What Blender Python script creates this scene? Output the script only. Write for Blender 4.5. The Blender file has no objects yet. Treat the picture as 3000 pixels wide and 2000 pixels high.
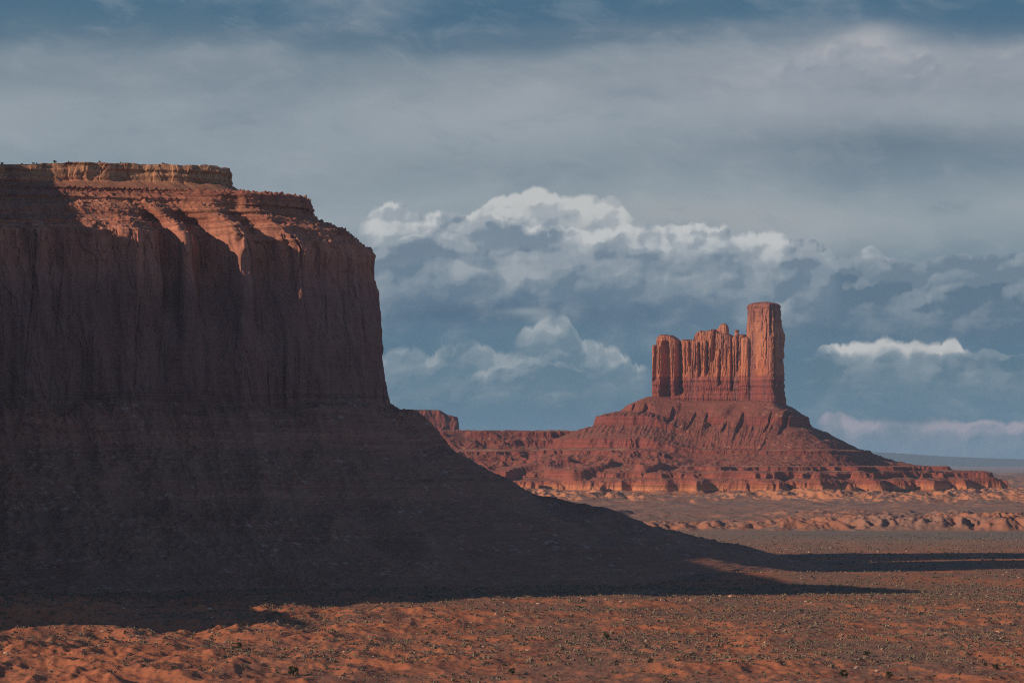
import bpy, math, random
import numpy as np

# ------------------------------------------------------------------ camera, sky, sun, exposure
SC = bpy.context.scene
COL = SC.collection
F = 8333.0                      # focal length in photo pixels (photo 3000 wide), 100 mm on 36 mm
EYE = 60.0                      # eye height above the plain (m)
HOR = 1352.0                    # photo row of the horizon
SUN_AZ = math.radians(22)       # sun stands to the left, this far behind the camera plane
SUN_EL = math.radians(22)
TAN_EL = math.tan(SUN_EL)
HX, HY = -math.cos(SUN_AZ), -math.sin(SUN_AZ)    # horizontal direction to the sun

cam_d = bpy.data.cameras.new('camera')
cam = bpy.data.objects.new('camera', cam_d)
COL.objects.link(cam)
cam_d.lens = 100.0
cam_d.sensor_width = 36.0
cam_d.shift_y = (HOR - 1000.0) / 3000.0
cam_d.clip_start = 1.0
cam_d.clip_end = 120000.0
cam.location = (0, 0, EYE)
cam.rotation_euler = (math.radians(90), 0, 0)
SC.camera = cam

vs = SC.view_settings
vs.view_transform = 'Standard'
vs.look = 'None'
vs.exposure = 0.0
vs.gamma = 1.0
SC.render.film_transparent = False
SC.cycles.max_bounces = 5
SC.cycles.diffuse_bounces = 3
SC.cycles.volume_bounces = 1
SC.cycles.use_denoising = False
SC.cycles.pixel_filter_type = 'BLACKMAN_HARRIS'
SC.cycles.filter_width = 1.15

sun_d = bpy.data.lights.new('sun', 'SUN')
sun_d.energy = 4.8
sun_d.angle = math.radians(0.5)
sun_d.color = (1.0, 0.72, 0.48)
sun = bpy.data.objects.new('sun', sun_d)
COL.objects.link(sun)
sun.location = (-800, -300, 600)
from mathutils import Vector
Ldir = Vector((HX * math.cos(SUN_EL), HY * math.cos(SUN_EL), math.sin(SUN_EL)))
sun.rotation_euler = Ldir.to_track_quat('Z', 'Y').to_euler()


def lin(r, g, b):
    def c(v):
        v = v / 255.0
        return v / 12.92 if v <= 0.04045 else ((v + 0.055) / 1.055) ** 2.4
    return (c(r), c(g), c(b), 1.0)


class NT:
    """small helper that writes node trees"""
    def __init__(self, tree):
        self.t = tree
        tree.nodes.clear()

    def n(self, kind, **kw):
        nd = self.t.nodes.new(kind)
        for k, v in kw.items():
            setattr(nd, k, v)
        return nd

    def put(self, sock, v):
        if v is None:
            return
        if isinstance(v, bpy.types.NodeSocket):
            self.t.links.new(v, sock)
        elif isinstance(v, (tuple, list)) and sock.type == 'VECTOR':
            sock.default_value = tuple(v)[:3]
        else:
            sock.default_value = v

    def m(self, op, a, b=None, c=None, clamp=False):
        nd = self.n('ShaderNodeMath', operation=op, use_clamp=clamp)
        self.put(nd.inputs[0], a)
        self.put(nd.inputs[1], b)
        self.put(nd.inputs[2], c)
        return nd.outputs[0]

    def vm(self, op, a, b=None):
        nd = self.n('ShaderNodeVectorMath', operation=op)
        self.put(nd.inputs[0], a)
        self.put(nd.inputs[1], b)
        return nd.outputs[0]

    def xyz(self, v):
        nd = self.n('ShaderNodeSeparateXYZ')
        self.put(nd.inputs[0], v)
        return nd.outputs

    def comb(self, x, y, z=0.0):
        nd = self.n('ShaderNodeCombineXYZ')
        for i, v in enumerate((x, y, z)):
            self.put(nd.inputs[i], v)
        return nd.outputs[0]

    def noise(self, v, scale, detail=4, rough=0.5, dist=0.0, color=False, dim='3D'):
        nd = self.n('ShaderNodeTexNoise', noise_dimensions=dim)
        self.put(nd.inputs['Vector'], v)
        nd.inputs['Scale'].default_value = scale
        nd.inputs['Detail'].default_value = detail
        nd.inputs['Roughness'].default_value = rough
        nd.inputs['Distortion'].default_value = dist
        return nd.outputs[1 if color else 0]

    def voro(self, v, scale, detail=0.0, rough=0.5, dim='3D', feature='F1', out=0, rnd=1.0):
        nd = self.n('ShaderNodeTexVoronoi', voronoi_dimensions=dim, feature=feature)
        self.put(nd.inputs['Vector'], v)
        nd.inputs['Scale'].default_value = scale
        nd.inputs['Detail'].default_value = detail
        nd.inputs['Roughness'].default_value = rough
        nd.inputs['Randomness'].default_value = rnd
        return nd.outputs[out]

    def mr(self, v, a, b, c=0.0, d=1.0, smooth=True):
        nd = self.n('ShaderNodeMapRange', interpolation_type='SMOOTHSTEP' if smooth else 'LINEAR')
        self.put(nd.inputs[0], v)
        for i, q in enumerate((a, b, c, d)):
            self.put(nd.inputs[1 + i], q)
        return nd.outputs[0]

    def mix(self, f, a, b, blend='MIX'):
        nd = self.n('ShaderNodeMix', data_type='RGBA', blend_type=blend)
        self.put(nd.inputs[0], f)
        self.put(nd.inputs[6], a)
        self.put(nd.inputs[7], b)
        return nd.outputs[2]

    def ramp(self, f, stops, interp='LINEAR'):
        nd = self.n('ShaderNodeValToRGB')
        cr = nd.color_ramp
        cr.interpolation = interp
        while len(cr.elements) > 1:
            cr.elements.remove(cr.elements[-1])
        for i, (p, c) in enumerate(stops):
            e = cr.elements[0] if i == 0 else cr.elements.new(p)
            e.position = p
            e.color = c
        self.put(nd.inputs[0], f)
        return nd.outputs[0]

    def curve(self, f, pts):
        nd = self.n('ShaderNodeFloatCurve')
        c = nd.mapping.curves[0]
        nd.mapping.extend = 'HORIZONTAL'
        pts = sorted(pts)
        c.points[0].location = pts[0]
        c.points[1].location = pts[-1]
        for p in pts[1:-1]:
            c.points.new(*p)
        for p in c.points:
            p.handle_type = 'AUTO'
        nd.mapping.update()
        self.put(nd.inputs[1], f)
        return nd.outputs[0]


def build_world():
    w = bpy.data.worlds.new('World')
    SC.world = w
    w.use_nodes = True
    T = NT(w.node_tree)
    out = T.n('ShaderNodeOutputWorld')
    sky = T.n('ShaderNodeTexSky', sky_type='NISHITA')
    sky.sun_disc = False
    sky.sun_elevation = SUN_EL
    sky.sun_rotation = math.atan2(HX, HY) % (2 * math.pi)
    sky.altitude = 1600
    bg1 = T.n('ShaderNodeBackground')
    T.put(bg1.inputs[0], sky.outputs[0])
    sky.air_density = 1.0
    sky.dust_density = 0.2
    sky.ozone_density = 3.0
    bg1.inputs[1].default_value = 0.10
    tc = T.n('ShaderNodeTexCoord').outputs['Generated']
    dx, dy, dz = T.xyz(tc)
    # sky coordinates on a vertical sheet far to the north: X 0..3 over the framed width, Y downwards, 1.352 at the horizon
    den = T.m('MAXIMUM', dy, 0.08)
    u = T.m('DIVIDE', dx, den)
    v = T.m('DIVIDE', dz, den)
    X = T.m('MULTIPLY_ADD', u, F / 1000.0, 1.5)
    Y = T.m('MULTIPLY_ADD', v, -F / 1000.0, HOR / 1000.0)
    P = T.comb(X, Y)
    # domain warp
    wn = T.vm('SUBTRACT', T.noise(P, 1.3, 3, 0.5, color=True), (0.5, 0.5, 0.5))
    wx, wy, _ = T.xyz(wn)
    Xs = T.m('MULTIPLY_ADD', wx, 0.25, X)
    Ys = T.m('MULTIPLY_ADD', wy, 0.10, Y)

    # --- soft stratus background
    base = T.ramp(T.m('MULTIPLY_ADD', Ys, 1 / 1.5, 0.0667, clamp=True), [
        ((0.0 + .1) / 1.5, lin(72, 107, 131)),
        ((0.10 + .1) / 1.5, lin(80, 110, 131)),
        ((0.20 + .1) / 1.5, lin(122, 138, 150)),
        ((0.36 + .1) / 1.5, lin(151, 161, 169)),
        ((0.50 + .1) / 1.5, lin(137, 151, 161)),
        ((0.62 + .1) / 1.5, lin(143, 156, 164)),
        ((0.76 + .1) / 1.5, lin(124, 142, 154)),
        ((0.88 + .1) / 1.5, lin(88, 114, 136)),
        ((1.00 + .1) / 1.5, lin(86, 116, 137)),
        ((1.15 + .1) / 1.5, lin(88, 119, 138)),
        ((1.26 + .1) / 1.5, lin(84, 117, 139)),
        ((1.352 + .1) / 1.5, lin(104, 126, 140)),
    ], 'EASE')
    col = base

    def blob(cx, cy, rx, ry, warp=True):
        a = T.m('DIVIDE', T.m('SUBTRACT', Xs if warp else X, cx), rx)
        b = T.m('DIVIDE', T.m('SUBTRACT', Ys if warp else Y, cy), ry)
        q = T.m('ADD', T.m('MULTIPLY', a, a), T.m('MULTIPLY', b, b))
        return T.m('POWER', 2.718, T.m('MULTIPLY', q, -1.0))

    st = T.noise(T.comb(Xs, T.m('MULTIPLY', Ys, 3.2)), 1.5, 5, 0.50)
    stf = T.noise(T.comb(T.m('MULTIPLY_ADD', Y, 0.9, Xs), T.m('MULTIPLY', Ys, 2.2)), 2.6, 5, 0.52)

    def paint(c, cx, cy, rx, ry, colr, amt, tex=None):
        f = T.m('MULTIPLY', blob(cx, cy, rx, ry), amt)
        if tex is not None:
            f = T.m('MULTIPLY', f, T.mr(tex, 0.30, 0.66, 0.25, 1.0))
        return T.mix(f, c, colr)
    col = paint(col, 1.35, 0.05, 0.75, 0.07, lin(70, 105, 131), 0.85)
    col = paint(col, 2.75, 0.06, 0.55, 0.09, lin(70, 106, 132), 0.9)
    col = paint(col, 0.35, 0.16, 0.55, 0.10, lin(134, 146, 156), 0.7, st)
    col = paint(col, 1.75, 0.10, 0.8, 0.035, lin(118, 132, 146), 0.55, st)
    col = paint(col, 1.62, 0.24, 0.55, 0.10, lin(150, 157, 165), 0.8, st)
    col = paint(col, 2.38, 0.25, 0.36, 0.11, lin(168, 169, 177), 1.0, stf)
    col = paint(col, 2.52, 0.125, 0.13, 0.045, lin(170, 172, 177), 1.0, stf)
    col = paint(col, 2.70, 0.19, 0.16, 0.07, lin(158, 162, 171), 0.8)
    col = paint(col, 2.98, 0.18, 0.16, 0.07, lin(160, 163, 171), 0.85)
    col = paint(col, 2.60, 0.43, 0.55, 0.085, lin(101, 120, 136), 0.85)
    col = paint(col, 0.55, 0.36, 0.50, 0.07, lin(120, 137, 149), 0.7, st)
    col = paint(col, 1.95, 0.63, 0.42, 0.055, lin(166, 169, 171), 0.85, st)
    col = paint(col, 2.30, 0.66, 0.30, 0.06, lin(160, 166, 170), 0.7)
    col = paint(col, 1.40, 0.48, 0.6, 0.06, lin(138, 149, 158), 0.6, st)
    # faint overall streaks
    hi = T.mr(Y, 0.80, 0.70)
    col = T.mix(T.m('MULTIPLY', T.mr(st, 0.45, 0.72, 0.0, 0.40), T.m('MULTIPLY_ADD', hi, 0.8, 0.2)), col, lin(160, 167, 174))
    col = T.mix(T.mr(st, 0.28, 0.48, 0.28, 0.0), col, lin(86, 112, 134))
    mt = T.noise(T.comb(T.m('MULTIPLY_ADD', Y, -0.5, Xs), T.m('MULTIPLY', Ys, 1.9)), 5.0, 6, 0.6, dist=0.4)
    col = T.mix(T.mr(mt, 0.48, 0.72, 0.0, 0.22), col, lin(165, 172, 178))
    col = T.mix(T.mr(mt, 0.26, 0.46, 0.20, 0.0), col, lin(92, 115, 135))
    col = paint(col, 1.5, 0.915, 0.42, 0.035, lin(72, 98, 122), 0.8, st)
    col = paint(col, 2.75, 0.965, 0.40, 0.030, lin(80, 106, 127), 0.7, st)

    # --- cumulus: each bank is a few overlapping ridges of rounded heads, lit on top and on the left, fading out below
    w1 = T.vm('SUBTRACT', T.noise(P, 7.0, 6, 0.68, color=True), (0.5, 0.5, 0.5))
    w1x, w1y, _ = T.xyz(w1)
    Xw = T.m('MULTIPLY_ADD', w1x, 0.075, X)
    Yw = T.m('MULTIPLY_ADD', w1y, 0.050, Y)
    Pw = T.comb(Xw, Yw)
    pat = T.noise(P, 3.2, 4, 0.55)
    soft = T.noise(T.comb(X, T.m('MULTIPLY', Y, 1.6)), 7.0, 5, 0.6)
    def billow(p, scale, detail, rough):
        return T.m('SUBTRACT', 1.0, T.voro(p, scale, detail, rough, dim='2D', feature='SMOOTH_F1'))
    glow = 0.0
    for cx, cy, rx, ry, am in ((1.16, 0.66, 0.075, 0.04, 0.55), (1.34, 0.71, 0.05, 0.035, 0.35), (1.56, 0.60, 0.09, 0.05, 0.5), (1.76, 0.62, 0.05, 0.03, 0.3), (1.34, 0.795, 0.07, 0.03, 0.45), (1.12, 0.75, 0.05, 0.025, 0.3),
                               (2.21, 0.725, 0.06, 0.03, 0.4), (1.95, 0.74, 0.05, 0.03, 0.35), (1.63, 0.98, 0.06, 0.04, 0.4), (1.50, 1.07, 0.04, 0.025, 0.4), (1.30, 1.06, 0.06, 0.025, 0.25), (2.55, 1.02, 0.16, 0.025, 0.4), (2.77, 1.01, 0.04, 0.015, 0.4), (2.46, 1.25, 0.06, 0.03, 0.35), (2.85, 1.26, 0.06, 0.03, 0.3), (2.545, 0.752, 0.025, 0.015, 0.6), (2.42, 0.86, 0.07, 0.03, 0.3),
                               (1.47, 0.69, 0.13, 0.03, -0.28), (1.62, 0.73, 0.10, 0.03, -0.3), (1.2, 0.79, 0.08, 0.03, -0.25), (2.3, 0.79, 0.15, 0.03, -0.3), (2.75, 0.84, 0.25, 0.05, -0.3)):
        glow = T.m('MULTIPLY_ADD', blob(cx, cy, rx, ry, False), am, glow)
    fine = T.m('SUBTRACT', T.noise(P, 26.0, 5, 0.62), 0.5)
    Pq = T.comb(T.m('MULTIPLY_ADD', w1x, 0.07, X), T.m('MULTIPLY', T.m('MULTIPLY_ADD', w1y, 0.05, Y), 1.3))
    c1 = billow(Pq, 15.0, 1.0, 0.5)
    c1s = billow(T.vm('ADD', Pq, (-0.011, -0.015, 0)), 15.0, 1.0, 0.5)
    puff2 = T.mr(T.m('SUBTRACT', c1, c1s), -0.16, 0.18, -0.07, 0.11)
    tX = T.m('MULTIPLY', X, 1 / 3.2, clamp=True)

    Pp = T.comb(T.m('MULTIPLY_ADD', w1x, 0.10, X), T.m('MULTIPLY', T.m('MULTIPLY_ADD', w1y, 0.07, Y), 1.55))
    b1 = billow(Pp, 6.5, 1.0, 0.45)
    b1s = billow(T.vm('ADD', Pp, (-0.026, -0.034, 0)), 6.5, 1.0, 0.45)
    puff = T.m('SUBTRACT', b1, b1s)

    def head(x, scale, seed):
        nd = T.n('ShaderNodeTexVoronoi', voronoi_dimensions='1D', feature='F1')
        T.put(nd.inputs['W'], T.m('MULTIPLY_ADD', x, scale, seed))
        nd.inputs['Scale'].default_value = 1.0
        q = T.m('MULTIPLY', nd.outputs[0], 1.55)
        return T.m('SQRT', T.m('MAXIMUM', T.m('SUBTRACT', 1.0, T.m('MULTIPLY', q, q)), 0.0))

    def ridge(c, tops, seed, amp=(0.020, 0.014, 0.006), sc=(7.0, 14.0, 33.0), thick=0.16, lit=(178, 183, 186), shade=(96, 117, 136), depth=0.06, edge=0.012, strength=1.0, gain=1.0, mid=0.42):
        x0, x1 = tops[0][0], tops[-1][0]
        top = T.m('MULTIPLY', T.curve(tX, [(p / 3.2, q / 1.6) for p, q in tops]), 1.6)

        def hh(x):
            h = 0
            for a_, s_, k in zip(amp, sc, (0.0, 3.7, 9.1)):
                h = T.m('MULTIPLY_ADD', head(x, s_, seed * 5.3 + k), a_, h)
            return h
        h0 = hh(Xw)
        h1 = hh(T.m('ADD', Xw, 0.012))
        e = T.m('ADD', T.m('SUBTRACT', Yw, top), h0)
        ends = T.m('MULTIPLY', T.mr(X, x0, x0 + 0.05), T.mr(X, x1, x1 - 0.06))
        ee = T.m('MULTIPLY_ADD', T.m('SUBTRACT', soft, 0.5), -thick * 1.1, e)
        alpha = T.m('MULTIPLY', T.mr(e, 0.0, T.m('MULTIPLY_ADD', T.mr(pat, 0.35, 0.65), edge * 1.8, edge * 0.6)), T.mr(ee, thick, thick * 0.15))
        alpha = T.m('MULTIPLY', T.m('MULTIPLY', alpha, ends), strength)
        topl = T.mr(e, 0.0, depth, 1.0, 0.0, smooth=False)
        side = T.mr(T.m('SUBTRACT', h1, h0), -0.012, 0.012, -0.20, 0.22, smooth=False)
        inner = T.mr(puff, -0.16, 0.18, -0.26, 0.36)
        patch = T.mr(pat, 0.36, 0.64, -0.26, 0.26)
        lum = T.m('ADD', T.m('MULTIPLY', topl, T.m('ADD', side, 0.50)), T.m('MULTIPLY', inner, T.mr(e, 0.0, depth * 2.5, 1.0, 0.45)))
        lum = T.m('ADD', lum, patch)
        lum = T.m('MULTIPLY_ADD', T.m('SUBTRACT', soft, 0.5), 0.30, lum)
        lum = T.m('ADD', lum, T.m('MULTIPLY_ADD', fine, 0.24, T.m('ADD', glow, puff2)))
        lum = T.m('MULTIPLY_ADD', lum, gain, 0.18, clamp=True)
        S_, L_ = lin(*shade), lin(*lit)
        cc = T.ramp(lum, [(0.0, S_), (0.5, tuple((1 - mid) * p + mid * q for p, q in zip(S_, L_))), (1.0, L_)], 'EASE')
        return T.mix(alpha, c, cc)

    col = ridge(col, [(2.26, 0.19), (2.36, 0.145), (2.46, 0.118), (2.54, 0.10), (2.575, 0.095), (2.60, 0.12), (2.64, 0.15), (2.68, 0.14), (2.73, 0.165), (2.80, 0.22)], 17, lit=(174, 175, 180), shade=(138, 148, 160), amp=(0.012, 0.010, 0.006), depth=0.08, thick=0.22, edge=0.035, strength=0.75)
    col = ridge(col, [(2.80, 0.20), (2.90, 0.155), (3.0, 0.135), (3.15, 0.13)], 18, lit=(166, 169, 175), shade=(138, 148, 160), amp=(0.012, 0.010, 0.006), depth=0.08, thick=0.22, edge=0.04, strength=0.6)
    # low pink bank on the right
    col = ridge(col, [(2.38, 1.27), (2.44, 1.235), (2.5, 1.245), (2.6, 1.25), (2.75, 1.245), (2.9, 1.255), (3.1, 1.245)], 1, lit=(170, 161, 171), shade=(118, 132, 146), amp=(0.016, 0.013, 0.006), thick=0.17, depth=0.09, gain=1.1)
    col = ridge(col, [(2.40, 1.30), (2.5, 1.285), (2.62, 1.275), (2.75, 1.29), (2.9, 1.28), (3.1, 1.285)], 2, lit=(150, 150, 162), shade=(98, 122, 139), amp=(0.022, 0.016, 0.007), sc=(9.0, 17.0, 36.0), thick=0.12, depth=0.05)
    col = ridge(col, [(2.36, 1.33), (2.5, 1.31), (2.66, 1.305), (2.8, 1.315), (3.1, 1.305)], 16, lit=(140, 146, 158), shade=(100, 124, 140), amp=(0.016, 0.014, 0.006), sc=(10.0, 19.0, 40.0), thick=0.08, depth=0.04, strength=0.85)
    col = paint(col, 2.66, 1.215, 0.16, 0.014, lin(88, 116, 132), 0.8)
    # bright right-hand cloud
    col = ridge(col, [(2.38, 1.06), (2.42, 1.025), (2.5, 1.012), (2.56, 1.008), (2.59, 0.995), (2.63, 1.012), (2.67, 1.005), (2.71, 1.02), (2.75, 1.01), (2.785, 1.002), (2.83, 1.04), (2.9, 1.06)], 3, lit=(198, 198, 197), shade=(112, 133, 149), amp=(0.008, 0.009, 0.005), depth=0.055, edge=0.008, thick=0.12, gain=1.3)
    col = ridge(col, [(2.34, 1.075), (2.45, 1.055), (2.55, 1.045), (2.62, 1.03), (2.7, 1.05), (2.8, 1.055), (2.86, 1.04), (2.95, 1.055), (3.1, 1.05)], 4, lit=(150, 161, 169), shade=(88, 116, 134), amp=(0.012, 0.012, 0.006), depth=0.035, thick=0.17, strength=0.92, gain=0.8)
    # middle bank
    col = paint(col, 1.545, 0.920, 0.070, 0.011, lin(150, 161, 168), 0.75)
    col = paint(col, 1.60, 0.940, 0.050, 0.018, lin(148, 160, 167), 0.7)
    col = ridge(col, [(1.50, 1.03), (1.56, 0.985), (1.60, 0.968), (1.65, 0.962), (1.685, 0.985), (1.70, 1.02), (1.76, 1.04), (1.83, 1.075), (1.92, 1.12)], 5, lit=(163, 171, 176), shade=(108, 131, 146), amp=(0.022, 0.018, 0.009), sc=(9.0, 18.0, 38.0), depth=0.06, thick=0.20, strength=0.95)
    col = ridge(col, [(1.00, 1.06), (1.15, 1.055), (1.3, 1.048), (1.36, 1.03), (1.43, 1.045), (1.5, 1.06), (1.56, 1.065), (1.64, 1.06), (1.74, 1.07), (1.85, 1.11)], 6, lit=(152, 163, 170), shade=(98, 124, 141), amp=(0.022, 0.016, 0.008), sc=(9.0, 17.0, 36.0), depth=0.05, thick=0.17, strength=0.9)
    col = ridge(col, [(1.36, 1.12), (1.45, 1.09), (1.5, 1.085), (1.56, 1.095), (1.66, 1.09), (1.76, 1.12)], 7, lit=(160, 169, 175), shade=(92, 119, 137), amp=(0.014, 0.012, 0.006), depth=0.04, thick=0.12, strength=0.8)
    col = ridge(col, [(1.05, 1.175), (1.2, 1.165), (1.4, 1.16), (1.5, 1.145), (1.6, 1.165), (1.72, 1.145), (1.85, 1.175)], 8, lit=(132, 148, 158), shade=(88, 117, 136), amp=(0.012, 0.010, 0.005), depth=0.04, thick=0.09, strength=0.65)
    # right-hand mass beside the butte
    col = ridge(col, [(2.13, 0.90), (2.16, 0.89), (2.22, 0.885), (2.30, 0.89), (2.38, 0.91)], 9, lit=(158, 167, 174), shade=(110, 130, 147), amp=(0.006, 0.008, 0.005), depth=0.10, thick=0.13, strength=0.9)
    col = ridge(col, [(2.34, 0.84), (2.42, 0.79), (2.5, 0.768), (2.545, 0.75), (2.60, 0.775), (2.7, 0.775), (2.85, 0.77), (3.1, 0.765)], 10, lit=(170, 177, 182), shade=(108, 127, 143), amp=(0.014, 0.013, 0.006), depth=0.06, thick=0.22, gain=0.8)
    col = ridge(col, [(2.26, 0.93), (2.34, 0.87), (2.38, 0.845), (2.44, 0.835), (2.55, 0.85), (2.7, 0.86), (2.85, 0.87), (3.1, 0.86)], 11, lit=(158, 167, 174), shade=(92, 115, 134), amp=(0.022, 0.014, 0.006), depth=0.06, thick=0.22, gain=0.8)
    # main bank, back to front
    col = ridge(col, [(1.38, 0.67), (1.43, 0.625), (1.5, 0.592), (1.60, 0.578), (1.66, 0.605), (1.72, 0.60), (1.80, 0.605), (1.84, 0.645), (1.88, 0.69)], 12, lit=(192, 194, 194), shade=(140, 152, 163), amp=(0.016, 0.014, 0.007), depth=0.10, edge=0.008, thick=0.26, gain=1.15)
    col = ridge(col, [(1.04, 0.72), (1.09, 0.655), (1.17, 0.625), (1.23, 0.645), (1.30, 0.655), (1.40, 0.655), (1.48, 0.675), (1.58, 0.69), (1.70, 0.70), (1.85, 0.695), (2.0, 0.695), (2.1, 0.69), (2.25, 0.715), (2.38, 0.735), (2.46, 0.80)], 13,
                lit=(193, 196, 197), shade=(119, 135, 150), amp=(0.022, 0.016, 0.007), depth=0.07, edge=0.008, thick=0.24, gain=1.05)
    col = ridge(col, [(1.03, 0.79), (1.12, 0.765), (1.25, 0.725), (1.38, 0.735), (1.5, 0.76), (1.62, 0.745), (1.80, 0.735), (1.95, 0.745), (2.1, 0.735), (2.3, 0.755), (2.46, 0.81)], 14,
                lit=(178, 184, 188), shade=(110, 128, 145), amp=(0.024, 0.018, 0.007), depth=0.06, thick=0.22, gain=0.85)
    col = ridge(col, [(1.03, 0.86), (1.15, 0.82), (1.28, 0.785), (1.45, 0.78), (1.6, 0.79), (1.8, 0.80), (2.0, 0.785), (2.2, 0.80), (2.48, 0.83)], 15,
                lit=(156, 165, 172), shade=(104, 125, 143), amp=(0.026, 0.016, 0.006), depth=0.10, thick=0.22, strength=0.95, gain=0.85, edge=0.03)
    bg2 = T.n('ShaderNodeBackground')
    T.put(bg2.inputs[0], col)
    bg2.inputs[1].default_value = 1.0
    # cloud deck covers the north and the lower sky, the zenith and the sun side stay clear with broken cloud
    gen = T.noise(T.vm('MULTIPLY', tc, (2.0, 2.0, 5.0)), 1.4, 6, 0.55)
    front = T.m('MULTIPLY', T.mr(dy, 0.55, 0.9), T.mr(dz, 0.22, 0.42, 1.0, 0.0))
    broken = T.m('MULTIPLY', T.mr(gen, 0.54, 0.66), 0.25)
    fac = T.m('MAXIMUM', front, broken)
    bg3 = T.n('ShaderNodeBackground')
    T.put(bg3.inputs[0], T.mix(T.mr(gen, 0.55, 0.75), lin(112, 130, 146), lin(176, 181, 186)))
    ms1 = T.n('ShaderNodeMixShader')
    T.put(ms1.inputs[0], front)
    T.t.links.new(bg3.outputs[0], ms1.inputs[1])
    T.t.links.new(bg2.outputs[0], ms1.inputs[2])
    ms = T.n('ShaderNodeMixShader')
    T.put(ms.inputs[0], fac)
    T.t.links.new(bg1.outputs[0], ms.inputs[1])
    T.t.links.new(ms1.outputs[0], ms.inputs[2])
    T.t.links.new(ms.outputs[0], out.inputs[0])


build_world()

# ------------------------------------------------------------------ noise
_rng = np.random.RandomState(7)
_PERM = np.concatenate([_rng.permutation(256)] * 3).astype(np.int32)
_G3 = _rng.normal(size=(256, 3)).astype(np.float32)
_G3 /= np.linalg.norm(_G3, axis=1)[:, None]


def perlin(x, y, z=None, seed=0):
    x = np.asarray(x, dtype=np.float64) + seed * 17.31
    y = np.asarray(y, dtype=np.float64) + seed * 5.77
    xi = np.floor(x).astype(np.int64)
    yi = np.floor(y).astype(np.int64)
    xf = (x - xi).astype(np.float32)
    yf = (y - yi).astype(np.float32)
    xi &= 255
    yi &= 255
    u = xf * xf * xf * (xf * (xf * 6 - 15) + 10)
    v = yf * yf * yf * (yf * (yf * 6 - 15) + 10)
    if z is None:
        r = 0
        for i in (0, 1):
            for j in (0, 1):
                h = _PERM[_PERM[xi + i] + yi + j]
                d = _G3[h, 0] * (xf - i) + _G3[h, 1] * (yf - j)
                r = r + (u if i else 1 - u) * (v if j else 1 - v) * d
        return r * 1.6
    z = np.asarray(z, dtype=np.float64) + seed * 9.13
    zi = np.floor(z).astype(np.int64)
    zf = (z - zi).astype(np.float32)
    zi &= 255
    w = zf * zf * zf * (zf * (zf * 6 - 15) + 10)
    r = 0
    for i in (0, 1):
        for j in (0, 1):
            hh = _PERM[_PERM[xi + i] + yi + j]
            for k in (0, 1):
                h = _PERM[hh + zi + k]
                d = _G3[h, 0] * (xf - i) + _G3[h, 1] * (yf - j) + _G3[h, 2] * (zf - k)
                r = r + (u if i else 1 - u) * (v if j else 1 - v) * (w if k else 1 - w) * d
    return r * 1.5


def fbm(x, y, z=None, o=4, seed=0, gain=0.5, mode=0):
    r, a, f, n = 0, 1.0, 1.0, 0.0
    for i in range(o):
        q = perlin(x * f, y * f, None if z is None else z * f, seed + i * 3)
        if mode == 1:                       # ridged: sharp crests
            q = 1 - 2 * np.abs(q)
        elif mode == 2:                     # billow: round bumps, sharp creases
            q = 2 * np.abs(q) - 0.6
        r = r + a * q
        n += a
        a *= gain
        f *= 2.03
    return r / n


def cells(x, y, seed=0):
    """distance to the nearest jittered point and a random number of that cell"""
    xi = np.floor(x).astype(np.int64)
    yi = np.floor(y).astype(np.int64)
    best = np.full(np.shape(x), 9.0, np.float32)
    rid = np.zeros(np.shape(x), np.float32)
    for i in (-1, 0, 1):
        for j in (-1, 0, 1):
            h = _PERM[(_PERM[(xi + i + seed * 13) & 255] + yi + j) & 255]
            px = xi + i + 0.5 + 0.8 * (_PERM[h + 37] / 255.0 - 0.5)
            py = yi + j + 0.5 + 0.8 * (_PERM[h + 91] / 255.0 - 0.5)
            d = np.hypot(x - px, y - py).astype(np.float32)
            m = d < best
            best = np.where(m, d, best)
            rid = np.where(m, _PERM[h + 151] / 255.0, rid)
    return best, rid


def sst(a, b, x):
    t = np.clip((x - a) / (b - a), 0, 1)
    return t * t * (3 - 2 * t)


def px2x(px, Y):
    return (px - 1500.0) / F * Y


def px2z(py, Y):
    return EYE + (HOR - py) / F * Y


def sun_s(x, y):                     # distance across the sunlight
    return HY * x - HX * y


def sun_a(x, y):                     # distance along the sunlight (away from the sun)
    return -HX * x - HY * y


# ------------------------------------------------------------------ mesh helpers
def link(name, me, mat, parent=None):
    o = bpy.data.objects.new(name, me)
    COL.objects.link(o)
    if mat is not None and not me.materials:
        me.materials.append(mat)
    if parent is not None:
        o.parent = parent
    return o


def mesh_np(name, co, quads=None, tris=None, smooth=False):
    me = bpy.data.meshes.new(name)
    co = np.ascontiguousarray(co, dtype=np.float32).reshape(-1, 3)
    nq = 0 if quads is None else len(quads)
    nt = 0 if tris is None else len(tris)
    idx, start = [], []
    if nq:
        idx.append(np.asarray(quads, np.int32).ravel())
        start.append(np.arange(nq, dtype=np.int32) * 4)
    if nt:
        idx.append(np.asarray(tris, np.int32).ravel())
        start.append(nq * 4 + np.arange(nt, dtype=np.int32) * 3)
    idx = np.concatenate(idx)
    start = np.concatenate(start)
    me.vertices.add(len(co))
    me.vertices.foreach_set('co', co.ravel())
    me.loops.add(len(idx))
    me.loops.foreach_set('vertex_index', idx)
    me.polygons.add(nq + nt)
    me.polygons.foreach_set('loop_start', start)
    me.polygons.foreach_set('use_smooth', np.full(nq + nt, smooth, dtype=bool))
    me.update(calc_edges=True)
    return me


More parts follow.
